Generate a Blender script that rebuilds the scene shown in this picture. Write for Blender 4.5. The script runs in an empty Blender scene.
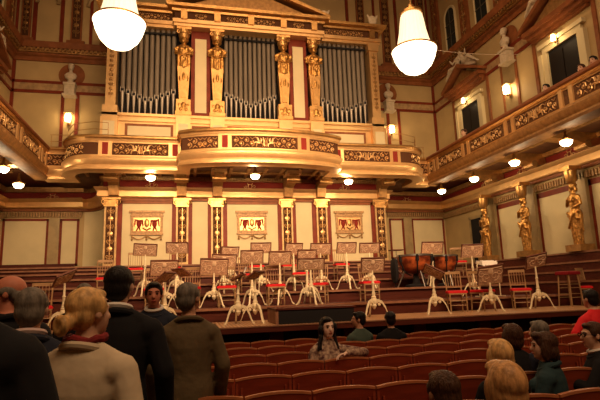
import bpy, math, random
from mathutils import Vector, Matrix
random.seed(7)
PI = math.pi
sc = bpy.context.scene
col = sc.collection

# ------------------------------------------------------------------ camera
FPX = 488.24
pit, yaw, rol = math.radians(10.325), math.radians(13.107), math.radians(1.943)
fw = Vector((math.sin(yaw)*math.cos(pit), math.cos(yaw)*math.cos(pit), math.sin(pit)))
rt = Vector((math.cos(yaw), -math.sin(yaw), 0)); up = rt.cross(fw)
cc, ss = math.cos(rol), math.sin(rol)
rt2 = rt*cc - up*ss; up2 = rt*ss + up*cc
CAM = Vector((-2.41, 0, 1.6))
cam = bpy.data.cameras.new('camera'); camo = bpy.data.objects.new('camera', cam); col.objects.link(camo)
cam.lens = FPX*36/600; cam.sensor_width = 36; cam.clip_start = .05; cam.clip_end = 200
M4 = Matrix((rt2, up2, -fw)).transposed().to_4x4(); M4.translation = CAM; camo.matrix_world = M4
sc.camera = camo
def ray(px, py): return rt2*((px-300)/FPX) + up2*((200-py)/FPX) + fw
def atY(px, py, y): r = ray(px, py); return CAM + r*(y/r.y)
def atZ(px, py, z): r = ray(px, py); return CAM + r*((z-1.6)/r.z)

# ------------------------------------------------------------------ world, exposure, big lights
sc.view_settings.view_transform = 'Standard'; sc.view_settings.look = 'None'
sc.view_settings.gamma = 1; sc.view_settings.use_curve_mapping = False
sc.view_settings.exposure = 0.15
w = bpy.data.worlds.new('world'); sc.world = w; w.use_nodes = True
w.node_tree.nodes['Background'].inputs[0].default_value = (.012, .008, .006, 1)
w.node_tree.nodes['Background'].inputs[1].default_value = 1
WARM = (1.0, .64, .36)
def area(name, loc, aim, sx, sy, power, colr=WARM):
    l = bpy.data.lights.new(name, 'AREA'); l.shape = 'RECTANGLE'; l.size = sx; l.size_y = sy; l.energy = power; l.color = colr
    o = bpy.data.objects.new(name, l); col.objects.link(o); o.location = loc
    o.rotation_euler = (Vector(aim)-Vector(loc)).to_track_quat('-Z', 'Y').to_euler(); return o
def point(name, loc, power, r=.1, colr=WARM):
    l = bpy.data.lights.new(name, 'POINT'); l.energy = power; l.shadow_soft_size = r; l.color = colr
    o = bpy.data.objects.new(name, l); col.objects.link(o); o.location = loc; return o
# added area lights out of view, standing in for the hall's other lighting
area('stage_front_fill', (0, 8.5, 14.5), (0, 17.5, 6), 9, .8, 330)
low = area('under_gallery_fill', (0, 3.0, 7.4), (0, 18, 3.4), 9, .8, 520); low.data.spread = math.radians(80)  # added fill, set low to reach the walls under the gallery
low = area('parapet_light', (0, 6, 5.2), (0, 16, 6.6), 9, .5, 110); low.data.spread = math.radians(60)
area('stage_down_light', (0.5, 12.5, 15.5), (0.5, 12.0, 1), 8, 3, 260)
area('hall_light', (0, -2, 13), (0, 8, 1), 10, 5, 850)

# ------------------------------------------------------------------ materials
def mat(name, c, rough=.6, metal=0, n=0, ns=8, bump=0, bs=20, c2=None, coat=0, stretch=None, wave=None, emit=0):
    m = bpy.data.materials.new(name); m.use_nodes = True; nt = m.node_tree; b = nt.nodes['Principled BSDF']
    b.inputs['Base Color'].default_value = (*c, 1); b.inputs['Roughness'].default_value = rough; b.inputs['Metallic'].default_value = metal
    if not metal: b.inputs['Specular IOR Level'].default_value = .18
    if coat: b.inputs['Coat Weight'].default_value = coat; b.inputs['Coat Roughness'].default_value = .15
    tc = nt.nodes.new('ShaderNodeTexCoord'); mp = nt.nodes.new('ShaderNodeMapping')
    nt.links.new(tc.outputs['Object'], mp.inputs[0])
    if stretch: mp.inputs['Scale'].default_value = stretch
    if n or c2 or wave:
        if wave:
            t = nt.nodes.new('ShaderNodeTexWave'); t.inputs['Scale'].default_value = wave; t.inputs['Distortion'].default_value = 3
            t.inputs['Detail'].default_value = 3; t.bands_direction = 'X'
        else:
            t = nt.nodes.new('ShaderNodeTexNoise'); t.inputs['Scale'].default_value = ns; t.inputs['Detail'].default_value = 4
        nt.links.new(mp.outputs[0], t.inputs['Vector'])
        r = nt.nodes.new('ShaderNodeValToRGB')
        a = c2 or tuple(max(0, x*(1-n)) for x in c)
        r.color_ramp.elements[0].position = .35; r.color_ramp.elements[1].position = .65
        r.color_ramp.elements[0].color = (*a, 1); r.color_ramp.elements[1].color = (*c, 1)
        nt.links.new(t.outputs['Fac'], r.inputs[0]); nt.links.new(r.outputs[0], b.inputs['Base Color'])
    if bump:
        t2 = nt.nodes.new('ShaderNodeTexNoise'); t2.inputs['Scale'].default_value = bs; t2.inputs['Detail'].default_value = 3
        nt.links.new(mp.outputs[0], t2.inputs['Vector'])
        bp = nt.nodes.new('ShaderNodeBump'); bp.inputs['Strength'].default_value = bump; bp.inputs['Distance'].default_value = .02
        nt.links.new(t2.outputs['Fac'], bp.inputs['Height']); nt.links.new(bp.outputs[0], b.inputs['Normal'])
    if emit:
        b.inputs['Emission Color'].default_value = (*WARM, 1) if emit < 100 else (*WARM, 1)
        b.inputs['Emission Strength'].default_value = emit
    return m
def emis(name, c, s):
    m = bpy.data.materials.new(name); m.use_nodes = True; b = m.node_tree.nodes['Principled BSDF']
    b.inputs['Base Color'].default_value = (.8, .75, .65, 1)
    b.inputs['Emission Color'].default_value = (*c, 1); b.inputs['Emission Strength'].default_value = s; return m
M = dict(
 wall=mat('ochre wall marble', (.47, .325, .145), .6, n=.14, ns=1.2),
 cream=mat('cream wall panel', (.64, .525, .30), .6, n=.10, ns=1.5),
 red=mat('oxblood painted stripe', (.20, .030, .012), .5, n=.3, ns=3),
 redbrown=mat('red brown cornice paint', (.26, .085, .028), .5, n=.3, ns=4),
 maroon=mat('dark maroon frieze', (.20, .018, .010), .7),
 gold=mat('gilded plaster', (.60, .33, .11), .34, .85, n=.25, ns=6, bump=.3, bs=25),
 goldlt=mat('pale gold leaf', (.70, .42, .17), .38, .65, n=.12, ns=4, bump=.15, bs=18),
 pilgold=mat('worn pilaster gilding', (.56, .35, .14), .5, .35, n=.3, ns=8, bump=.3), brownfascia=mat('brown gilt fascia', (.24, .115, .04), .6, n=.3, ns=5), reliefm=mat('tarnished gold relief', (.42, .23, .085), .5, .2, n=.4, ns=14, bump=.5, bs=30),
 goldfig=mat('gilded carved figure', (.66, .34, .09), .32, .85, n=.5, ns=14, bump=1.0, bs=16),
 golddk=mat('aged gold', (.42, .22, .07), .45, .6, n=.35, ns=8, bump=.5, bs=40),
 olive=mat('olive gold paint', (.36, .25, .11), .5, .2, n=.25, ns=3),
 dark=mat('dark ornament ground', (.075, .028, .010), .8),
 black=mat('black void cloth', (.012, .010, .010), .8),
 pipe=mat('dull tin organ pipe', (.185, .145, .10), .65, .1, n=.2, ns=2, stretch=(3, 3, .5)),
 pipelt=mat('bright tin pipe foot', (.36, .31, .245), .42, .5),
 stone=mat('pale plaster sculpture', (.62, .50, .34), .65, n=.2, ns=9, bump=.3),
 soffit=mat('brown coffered soffit', (.15, .065, .03), .55, n=.35, ns=3),
 wood=mat('dark red stage wood', (.085, .017, .009), .5, n=.35, ns=3, stretch=(.6, 4, 8)),
 woodedge=mat('worn step edging', (.27, .12, .065), .5, n=.3, ns=6),
 parquet=mat('stage floor boards', (.50, .29, .14), .35, c2=(.28, .13, .06), wave=5, stretch=(1, .1, 1)),
 floor=mat('dark hall parquet', (.10, .045, .025), .4, c2=(.06, .028, .018), wave=4),
 seat=mat('reddish seat wood', (.33, .056, .021), .5, n=.3, ns=3, stretch=(1, 1, 5), coat=.08),
 seatrim=mat('seat top rail with painted highlight', (.45, .15, .06), .4, coat=.15, n=.2),  # rail's specular highlight line painted in as a lighter wood tone
 redvel=mat('crimson velvet', (.62, .015, .02), .8, n=.2, ns=20),
 redvdk=mat('dark crimson velvet', (.20, .008, .012), .8),
 chair=mat('gilt chair wood', (.40, .23, .10), .45, .15, n=.3, ns=10),
 ivory=mat('ivory painted stand', (.80, .66, .42), .5, n=.2, ns=14),
 desk=mat('carved desk tracery', (.52, .30, .18), .55, n=.35, ns=30, bump=.6, bs=60),
 deskorn=mat('pale desk scrollwork', (.75, .52, .33), .5, n=.2),
 deskrim=mat('dark desk rim', (.13, .045, .025), .45),
 copper=mat('mottled copper kettle', (.70, .17, .045), .3, .5, c2=(.20, .035, .015), ns=7),
 skinhead=mat('timpani head', (.75, .62, .45), .5),
 steel=mat('grey steel', (.30, .27, .24), .35, .9),
 lamp=emis('frosted lamp glow', (1, .80, .52), 16),
 sconce=emis('sconce glass glow', (1, .74, .38), 22),
 crystal=emis('lit crystal bowl', (1, .78, .48), 5),
 strands=emis('lit crystal strands', (1, .72, .42), 1.15),
 skinlt=mat('pale skin', (.86, .58, .44), .5, n=.06), skin=mat('skin', (.66, .38, .25), .5, n=.1), skin2=mat('skin tanned', (.50, .25, .15), .5, n=.1), skinred=mat('skin ruddy', (.55, .20, .12), .5),
 hairblk=mat('black hair', (.012, .009, .008), .45, bump=.6, bs=90, stretch=(1, 1, .2)),
 hairbrn=mat('brown hair', (.075, .032, .016), .45, bump=.7, bs=90, n=.4, ns=40, stretch=(1, 1, .25)),
 hairgry=mat('grey hair', (.20, .165, .13), .55, bump=.3, bs=90, n=.5, ns=40, stretch=(1, 1, .3)),
 hairbln=mat('blond hair', (.80, .46, .17), .42, bump=.25, bs=80, n=.5, ns=35, stretch=(1, 1, .3)),
 hairaub=mat('auburn hair', (.66, .34, .13), .42, bump=.25, bs=80, n=.5, ns=35, stretch=(1, 1, .3)),
 suit=mat('black suit wool', (.010, .009, .010), .85, bump=.2, bs=12), navy=mat('navy wool', (.016, .018, .030), .8, bump=.2, bs=12),
 beige=mat('beige trench cotton', (.56, .44, .29), .75, n=.12, ns=4, bump=.5, bs=6), khaki=mat('olive brown jacket cloth', (.125, .085, .042), .75, bump=1.0, bs=6, n=.2, ns=5),
 teal=mat('dark teal knit', (.022, .045, .050), .8, bump=.3), green=mat('grey green shirt', (.06, .085, .065), .8),
 white=mat('white shirt cotton', (.70, .64, .56), .7), pink=mat('pale pink collar', (.55, .40, .36), .7),
 redsh=mat('bright red shirt', (.70, .02, .025), .7, bump=.4, bs=8), floral=mat('brown floral blouse', (.52, .36, .25), .7, c2=(.09, .03, .03), ns=22),
 scarf=mat('crimson scarf', (.22, .02, .02), .8, n=.4, ns=30), jeans=mat('dark trousers', (.02, .02, .025), .8), shoe=mat('black shoe leather', (.015, .012, .01), .4),
 glass=mat('night window glass', (.015, .02, .02), .15), lead=mat('window leading', (.08, .07, .05), .5), lip=mat('lips', (.35, .07, .05), .5), eye=mat('dark eyes', (.02, .012, .01), .25),
 doordark=mat('dark stained door', (.008, .0045, .003), .6), ornground=mat('brown ornament ground', (.17, .075, .03), .6, n=.4, ns=12), bandm=mat('marbled buff band', (.42, .26, .12), .55, n=.35, ns=6),
 cable=mat('pale cable', (.55, .42, .30), .6), paper=mat('white paper', (.85, .78, .68), .7),
)

# ------------------------------------------------------------------ mesh building
class MB:
    def __init__(s): s.v = []; s.f = []
    def add(s, vs, fs):
        n = len(s.v); s.v += [Vector(v) for v in vs]; s.f += [tuple(i+n for i in f) for f in fs]; return s
    def box(s, x0, x1, y0, y1, z0, z1):
        return s.add([(x0,y0,z0),(x1,y0,z0),(x1,y1,z0),(x0,y1,z0),(x0,y0,z1),(x1,y0,z1),(x1,y1,z1),(x0,y1,z1)],
                     [(0,3,2,1),(4,5,6,7),(0,1,5,4),(1,2,6,5),(2,3,7,6),(3,0,4,7)])
    def rings(s, rs, cap=True, closed=False):
        n = len(rs[0]); vs = [p for r in rs for p in r]; fs = []
        m = len(rs)
        for i in range(m if closed else m-1):
            for j in range(n):
                a = i*n+j; b = i*n+(j+1) % n; c = ((i+1) % m)*n+(j+1) % n; d = ((i+1) % m)*n+j; fs.append((a, b, c, d))
        if cap and not closed: fs += [tuple(range(n-1, -1, -1)), tuple((m-1)*n+j for j in range(n))]
        return s.add(vs, fs)
    def tube(s, pts, rad, n=8, closed=False):
        pts = [Vector(p) for p in pts]; m = len(pts)
        if not isinstance(rad, (list, tuple)): rad = [rad]*m
        rs = []; prev = None
        for i, p in enumerate(pts):
            if closed: t = pts[(i+1) % m]-pts[i-1]
            else: t = pts[min(i+1, m-1)]-pts[max(i-1, 0)]
            t.normalize()
            if prev is None: a = Vector((0, 0, 1)) if abs(t.z) < .9 else Vector((1, 0, 0)); u = t.cross(a).normalized()
            else: u = (prev - t*prev.dot(t)); u = u.normalized() if u.length > 1e-6 else t.orthogonal().normalized()
            prev = u; v = t.cross(u)
            rs.append([p + (u*math.cos(k*2*PI/n) + v*math.sin(k*2*PI/n))*rad[i] for k in range(n)])
        return s.rings(rs, closed=closed)
    def lathe(s, prof, n=24, c=(0, 0, 0)):
        c = Vector(c)
        return s.rings([[c+Vector((max(r, .0005)*math.cos(k*2*PI/n), max(r, .0005)*math.sin(k*2*PI/n), z)) for k in range(n)] for r, z in prof])
    def ell(s, c, r, n=12, m=8, rz=0, rx=0):
        c = Vector(c); R = Matrix.Rotation(rz, 3, 'Z') @ Matrix.Rotation(rx, 3, 'X')
        rs = []
        for i in range(m+1):
            a = -PI/2 + PI*i/m; q = max(math.cos(a), .02)
            rs.append([c + R @ Vector((r[0]*q*math.cos(k*2*PI/n), r[1]*q*math.sin(k*2*PI/n), r[2]*math.sin(a))) for k in range(n)])
        return s.rings(rs)
    def cap(s, a, b, ra, rb, n=10):
        a, b = Vector(a), Vector(b); d = (b-a).normalized()
        pts = [a-d*ra*.95, a-d*ra*.7, a, b, b+d*rb*.7, b+d*rb*.95]; rad = [ra*.3, ra*.72, ra, rb, rb*.72, rb*.3]
        return s.tube(pts, rad, n)
    def loft(s, rs, n=16):
        return s.rings([[Vector((c[0]+rx*math.cos(k*2*PI/n), c[1]+ry*math.sin(k*2*PI/n), c[2])) for k in range(n)] for c, rx, ry in rs])
    def prism(s, poly, y0, y1):          # poly in xz
        n = len(poly); vs = [(x, y0, z) for x, z in poly]+[(x, y1, z) for x, z in poly]
        fs = [(i, (i+1) % n, (i+1) % n+n, i+n) for i in range(n)]+[tuple(range(n-1, -1, -1)), tuple(range(n, 2*n))]
        return s.add(vs, fs)
    def prismz(s, poly, z0, z1):         # poly in xy
        n = len(poly); vs = [(x, y, z0) for x, y in poly]+[(x, y, z1) for x, y in poly]
        fs = [(i, (i+1) % n, (i+1) % n+n, i+n) for i in range(n)]+[tuple(range(n-1, -1, -1)), tuple(range(n, 2*n))]
        return s.add(vs, fs)
    def sweep(s, path, prof):            # path xy, prof (outward, z); outward = right-hand side of travel
        m = len(path); rs = []
        for i, p in enumerate(path):
            p = Vector(p)
            a = (Vector(path[i])-Vector(path[i-1])).normalized() if i > 0 else None
            b = (Vector(path[i+1])-Vector(path[i])).normalized() if i < m-1 else None
            na = Vector((a.y, -a.x)) if a else None; nb = Vector((b.y, -b.x)) if b else None
            if na is None: nn = nb
            elif nb is None: nn = na
            else:
                nn = (na+nb); nn = nn/max(.35, nn.length**2/2)
            rs.append([Vector((p.x+nn.x*o, p.y+nn.y*o, z)) for o, z in prof])
        return s.rings(rs)
    def xf(s, Mx): s.v = [Mx @ v for v in s.v]; return s
def link(name, me, m, parent=None):
    o = bpy.data.objects.new(name, me); col.objects.link(o)
    if m: me.materials.clear(); me.materials.append(m)
    if parent: o.parent = parent
    return o
def mesh(name, mb, smooth=35):
    me = bpy.data.meshes.new(name); me.from_pydata([tuple(v) for v in mb.v], [], mb.f); me.update()
    import bmesh
    bm = bmesh.new(); bm.from_mesh(me); bmesh.ops.recalc_face_normals(bm, faces=bm.faces); bm.to_mesh(me); bm.free()
    if smooth:
        me.polygons.foreach_set('use_smooth', [True]*len(me.polygons)); me.set_sharp_from_angle(angle=math.radians(smooth))
    return me
def obj(name, mb, m, parent=None, smooth=35): return link(name, mesh(name, mb, smooth), m, parent)
def tag(o, label, cat, group=None):
    o['label'] = label; o['category'] = cat
    if group: o['group'] = group
    return o
def thing(name, label, cat, loc=(0, 0, 0), rz=0, group=None):
    o = bpy.data.objects.new(name, None); col.objects.link(o); o.location = loc; o.rotation_euler = (0, 0, rz); o.empty_display_size = .1
    return tag(o, label, cat, group)
def struct(name, mb, m, parent=None, smooth=35):
    o = obj(name, mb, m, parent, smooth)
    if not parent: o['kind'] = 'structure'
    return o
KIDS = {}
def kids(o):
    return [c for c in col.objects if c.parent == o]
def template(root):                      # remember the tree once, for fast copying
    t = [(c, [(g) for g in kids(c)]) for c in kids(root)]; KIDS[root.name] = t; return root
def dup(root, loc, rz, label, scale=None):
    r = root.copy(); col.objects.link(r); r.location = loc; r.rotation_euler = (0, 0, rz); r['label'] = label
    if scale: r.scale = (scale,)*3
    for ch, gs in KIDS[root.name]:
        c = ch.copy(); col.objects.link(c); c.parent = r
        for g in gs: d = g.copy(); col.objects.link(d); d.parent = c
    return r
class Pool:                              # first call places the prototype itself, later calls copy it
    def __init__(s, root): s.root = template(root); s.used = False
    def put(s, loc, rz, label, scale=None):
        if not s.used:
            s.used = True; r = s.root; r.location = loc; r.rotation_euler = (0, 0, rz); r['label'] = label
            if scale: r.scale = (scale,)*3
            return r
        return dup(s.root, loc, rz, label, scale)
def blobmesh(name, mb, vox=.012, it=4):
    me = bpy.data.meshes.new('tmp'); me.from_pydata([tuple(v) for v in mb.v], [], mb.f); me.update()
    import bmesh
    bm = bmesh.new(); bm.from_mesh(me); bmesh.ops.recalc_face_normals(bm, faces=bm.faces); bm.to_mesh(me); bm.free()
    o = bpy.data.objects.new('tmp', me); col.objects.link(o)
    r = o.modifiers.new('r', 'REMESH'); r.mode = 'VOXEL'; r.voxel_size = vox; r.use_smooth_shade = True
    if it: k = o.modifiers.new('s', 'SMOOTH'); k.factor = .5; k.iterations = it
    dg = bpy.context.evaluated_depsgraph_get(); dg.update()
    out = bpy.data.meshes.new_from_object(o.evaluated_get(dg)); out.name = name
    out.polygons.foreach_set('use_smooth', [True]*len(out.polygons))
    bpy.data.objects.remove(o); bpy.data.meshes.remove(me); return out
def blob(name, mb, m, parent=None, vox=.012, it=4): return link(name, blobmesh(name, mb, vox, it), m, parent)
ORD = ['first', 'second', 'third', 'fourth', 'fifth', 'sixth', 'seventh', 'eighth', 'ninth', 'tenth', 'eleventh', 'twelfth', 'thirteenth', 'fourteenth', 'fifteenth', 'sixteenth', 'seventeenth', 'eighteenth', 'nineteenth', 'twentieth']

# ------------------------------------------------------------------ key dimensions
W = 9.55; D = 21.0; OY = 18.45; FX = 7.22; FY = 17.9
ZR, ZG = 6.73, 5.60     # gallery rail top and underside

# ------------------------------------------------------------------ ornament helpers
def spiral(mb, cx, cz, r, a0, d, turns=1.4, t=.012, y=0, n=12, k=5):
    pts = []; rad = []
    for i in range(n+1):
        f = i/n; rr = r*(1-.85*f); a = a0 + d*f*turns*2*PI
        pts.append((cx+rr*math.cos(a), y, cz+rr*math.sin(a))); rad.append(t*(1-.5*f))
    mb.tube(pts, rad, k)
def relief(wd, ht, griffin=True):
    """scrolls with a lyre between two winged beasts, in xz centred on 0, facing -y"""
    mb = MB(); t = ht*.045; r = ht*.22
    if griffin:
        for s in (-1, 1):   # lyre arms
            mb.tube([(s*.02, 0, -ht*.33), (s*ht*.13, 0, -ht*.18), (s*ht*.10, 0, ht*.08), (s*ht*.17, 0, ht*.34)], [t*1.2, t*1.2, t, t*.6], 5)
            mb.tube([(s*ht*.035, 0, -ht*.3), (s*ht*.035, 0, ht*.28)], t*.4, 4)
            x = s*ht*.48     # beast: body, neck, head, wing, legs, tail
            mb.ell((x, 0, -ht*.05), (ht*.20, t*.8, ht*.10), 8, 6)
            mb.tube([(x-s*ht*.14, 0, 0), (x-s*ht*.2, 0, ht*.16), (x-s*ht*.12, 0, ht*.26), (x-s*ht*.24, 0, ht*.24)], [t*1.8, t*1.6, t*1.5, t*.5], 5)
            mb.tube([(x, 0, ht*.02), (x+s*ht*.1, 0, ht*.28), (x+s*ht*.28, 0, ht*.36)], [t*2, t*1.6, t*.4], 5)
            mb.tube([(x-s*ht*.16, 0, -ht*.1), (x-s*ht*.3, 0, -ht*.2), (x-s*ht*.28, 0, -ht*.36)], [t*1.2, t, t*.6], 5)
            mb.tube([(x+s*ht*.14, 0, -ht*.1), (x+s*ht*.2, 0, -ht*.36)], [t*1.4, t*.7], 5)
            mb.tube([(x+s*ht*.18, 0, 0), (x+s*ht*.34, 0, -ht*.1), (x+s*ht*.42, 0, ht*.1)], [t, t, t*.5], 5)
        start = ht*1.0
    else: start = r*.9
    x = start
    k = 0
    while x < wd/2-r*.5:
        for s in (-1, 1):
            up_ = 1 if k % 2 else -1
            spiral(mb, s*x, up_*ht*.12, r, PI/2*up_, s*up_, 1.3, t, 0, 9, 4)
            mb.ell((s*x, 0, up_*ht*.12), (t*1.6, t*1.2, t*1.6), 6, 4)
            mb.tube([(s*(x-r), 0, -up_*ht*.34), (s*(x-r*.2), 0, -up_*ht*.2), (s*(x+r*.6), 0, -up_*ht*.36)], [t*.5, t*1.1, t*.3], 4)
        x += r*1.75; k += 1
    return mb
def vrelief(wd, ht):
    """vertical candelabra ornament in xz"""
    mb = MB(); mb.tube([(0, 0, -ht*.48), (0, 0, ht*.48)], wd*.05, 5)
    z = -ht*.44; k = 0
    while z < ht*.44:
        if k % 2: mb.ell((0, 0, z+wd*.3), (wd*.30, .015, wd*.26), 8, 5)
        else:
            for s in (-1, 1): spiral(mb, s*wd*.2, z+wd*.3, wd*.2, -PI/2, s, 1.2, wd*.055, 0, 8, 4)
        mb.tube([(-wd*.3, 0, z), (0, 0, z+wd*.12), (wd*.3, 0, z)], [wd*.03, wd*.06, wd*.03], 4)
        z += wd*.85; k += 1
    return mb

# ================================================================== ROOM
struct('floor', MB().box(-W-.3, W+.3, -12, D, -.2, 0), M['floor'])
struct('ceiling', MB().box(-W-.3, W+.3, -12, D+.3, 16.6, 16.9), M['golddk'])
struct('wall_back', MB().box(-W-.3, W+.3, D, D+.3, 0, 16.6), M['wall'])
struct('wall_left', MB().box(-W-.3, -W, -12, D, 0, 16.6), M['wall'])
struct('wall_right', MB().box(W, W+.3, -12, D, 0, 16.6), M['wall'])
struct('wall_front', MB().box(-W-.3, W+.3, -12.3, -12, 0, 16.6), M['wall'])
tn = [0]
def trim(mb, m, smooth=35):
    tn[0] += 1; return struct('trim_%d' % tn[0], mb, m, None, smooth)
# cornice of the upper wall (left, back, right), dark with red brown bands
path = [(-W, -11), (-W, D), (W, D), (W, -11)]
inn = path          # sweeping left->back->right: right-hand side is the room
trim(MB().sweep(path, [(0, 11.36), (.08, 11.36), (.10, 11.52), (.20, 11.58), (.22, 11.66), (0, 11.66)]), M['redbrown'])
trim(MB().sweep(path, [(0, 11.66), (.30, 11.66), (.34, 11.80), (.0, 11.80)]), M['golddk'])
trim(MB().sweep(path, [(0, 11.80), (.44, 11.80), (.50, 11.95), (.52, 12.04), (0, 12.04)]), M['redbrown'])
mb = MB()
x = -W+.5
while x < W-.4: mb.box(x, x+.09, D-.42, D-.3, 11.70, 11.80); x += .17
y = 3.
while y < D-.5: mb.box(W-.42, W-.3, y, y+.09, 11.70, 11.80); mb.box(-W+.3, -W+.42, y, y+.09, 11.70, 11.80); y += .17
trim(mb, M['golddk'])
# second band of the wall
trim(MB().sweep(path, [(0, 10.38), (.05, 10.38), (.05, 10.50), (0, 10.50)]), M['red'])
trim(MB().sweep(path, [(0, 10.08), (.03, 10.08), (.05, 10.12), (.03, 10.38), (0, 10.38)]), M['bandm'])
trim(MB().sweep(path, [(0, 9.96), (.05, 9.96), (.05, 10.08), (0, 10.08)]), M['red'])
# upright red stripes of the back wall
mb = MB()
for s in (-1, 1):
    for a, b, z0, z1 in ((9.42, 9.55, 6, 11.36), (7.49, 7.61, 6.2, 9.96), (6.91, 7.05, 6.2, 9.96), (5.5, 5.6, 6.2, 11.36),
                         (8.74, 8.90, 12.05, 16.5), (7.68, 7.83, 12.05, 16.5), (6.52, 6.64, 12.05, 16.5), (9.45, 9.55, 12.05, 16.5), (5.1, 5.25, 12.05, 16.5)):
        mb.box(min(s*a, s*b), max(s*a, s*b), D-.05, D, z0, z1)
trim(mb, M['red'])
# ornamented upper pilasters on the back wall and their bases
for s in (-1, 1):
    for cx, wd in ((7.16, .44), (9.14, .36), (5.85, .4)):
        c = s*cx
        p = trim(MB().box(c-wd/2, c+wd/2, D-.10, D, 12.35, 16.5).box(c-wd/2-.14, c+wd/2+.14, D-.16, D, 12.05, 12.35), M['redbrown'])
        obj('panel_inset', MB().box(c-wd/2+.06, c+wd/2-.06, D-.12, D-.1, 12.45, 16.4), M['dark'], p)
        o = obj('scroll_ornament', vrelief(wd*.8, 3.9), M['golddk'], p); o.location = (c, D-.13, 14.4)
# blind arches beside the pilasters
for s in (-1, 1):
    for cx in (8.35, 6.3):
        mb = MB(); r0 = .42
        for rr, t in ((r0, .07),):
            mb.tube([(s*cx+rr*math.cos(a*PI/14), D-.04, 14.1+rr*math.sin(a*PI/14)) for a in range(15)], t, 6)
            mb.box(s*cx-rr-.07, s*cx-rr+.07, D-.09, D, 14.02, 14.14); mb.box(s*cx+rr-.07, s*cx+rr+.07, D-.09, D, 14.02, 14.14)
        trim(mb, M['olive'])

# ---- lower zone, back wall beside the organ (under the gallery)
ZE0, ZE1 = 5.08, 5.38
epath = [(-W, -11), (-W, D), (-6.5, D)]
for k in range(9):
    a = k/8*PI/2; epath.append((-6.5+1.15*math.sin(a), D-(D-OY)*(1-math.cos(a))))
epath_l = epath
curve = epath[2:]
epath = epath[:-1] + [(-5.35, OY), (5.35, OY)] + [(-x, y) for x, y in reversed(epath_l[:-1])]
eprof = [(0, 5.06), (.20, 5.06), (.24, 5.10), (.24, 5.30), (.34, 5.38), (.36, 5.42), (0, 5.42)]
trim(MB().sweep(epath, eprof), M['goldlt'])
trim(MB().sweep(epath, [(0, 5.42), (.06, 5.42), (.06, 5.72), (0, 5.72)]), M['maroon'])
trim(MB().sweep(epath, [(0, 5.72), (.18, 5.72), (.22, 5.90), (0, 5.90)]), M['golddk'])
trim(MB().sweep(epath, [(0, 4.96), (.10, 4.96), (.10, 5.06), (0, 5.06)]), M['redbrown'])
mb = MB()
x = -5.3
while x < 5.3: mb.box(x, x+.05, OY-.25, OY-.17, 5.74, 5.84); x += .1
for s in (-1, 1):
    x = 6.6
    while x < W-.1: mb.box(min(s*x, s*(x+.05)), max(s*x, s*(x+.05)), D-.16, D-.08, 4.74, 4.94); x += .1
y = 4.
while y < D-.2: mb.box(W-.14, W-.06, y, y+.06, 4.66, 4.86); mb.box(-W+.06, -W+.14, y, y+.06, 4.66, 4.86); y += .12
trim(mb, M['reliefm'])
# organ substructure wall with curved flanks
mb = MB(); cpoly = [(x, y) for x, y in curve] + [(5.35, OY)] + [(-x, y) for x, y in reversed(curve)]
mb.prismz([(-x, y) for x, y in cpoly], 2.62, 5.8)
struct('wall_organ', mb, M['cream'])
# panels beside: red frames, cream fields
def panel_x(x0, x1, z0, z1, y, t=.09):
    trim(MB().box(x0, x1, y-.03, y, z0, z0+t).box(x0, x1, y-.03, y, z1-t, z1).box(x0, x0+t, y-.03, y, z0, z1).box(x1-t, x1, y-.03, y, z0, z1), M['red'])
    trim(MB().box(x0+t, x1-t, y-.015, y, z0+t, z1-t), M['cream'])
for s in (-1, 1):
    for a, b in ((7.80, 9.47), (6.68, 7.40)):
        panel_x(min(s*a, s*b), max(s*a, s*b), 2.80, 4.68, D)
trim(MB().box(-7.80, -7.40, D-.06, D, 2.8, 4.72), M['olive']); trim(MB().box(7.40, 7.80, D-.06, D, 2.8, 4.72), M['olive'])
# ---- right and left wall lower panels with pilasters behind the gilt statues
SY = [17.25, 14.93, 12.62, 10.30, 8.0]
for s in (1, -1):
    for i, y in enumerate(SY):
        xa, xb = sorted((s*W, s*(W-.14)))
        trim(MB().box(xa, xb, y-.33, y+.33, 2.45, 4.95), M['olive'])
        if i < len(SY)-1:
            y0, y1 = SY[i+1]+.34, y-.34
            xa, xb = sorted((s*W, s*(W-.03)))
            trim(MB().box(xa, xb, y0, y0+.1, 2.3, 4.6).box(xa, xb, y1-.1, y1, 2.3, 4.6).box(xa, xb, y0, y1, 4.42, 4.6), M['red'])
            xa, xb = sorted((s*W, s*(W-.015)))
            trim(MB().box(xa, xb, y0+.1, y1-.1, 2.3, 4.42), M['cream'])
# the dark doorway in the last bay of the right wall
d = struct('door_1', MB().box(W-.02, W, 18.0, 18.8, 1.9, 4.3), M['black'])
obj('door_frame', MB().box(W-.06, W, 17.9, 18.0, 1.9, 4.4).box(W-.06, W, 18.8, 18.9, 1.9, 4.4).box(W-.06, W, 17.9, 18.9, 4.3, 4.42), M['olive'], d)
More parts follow.
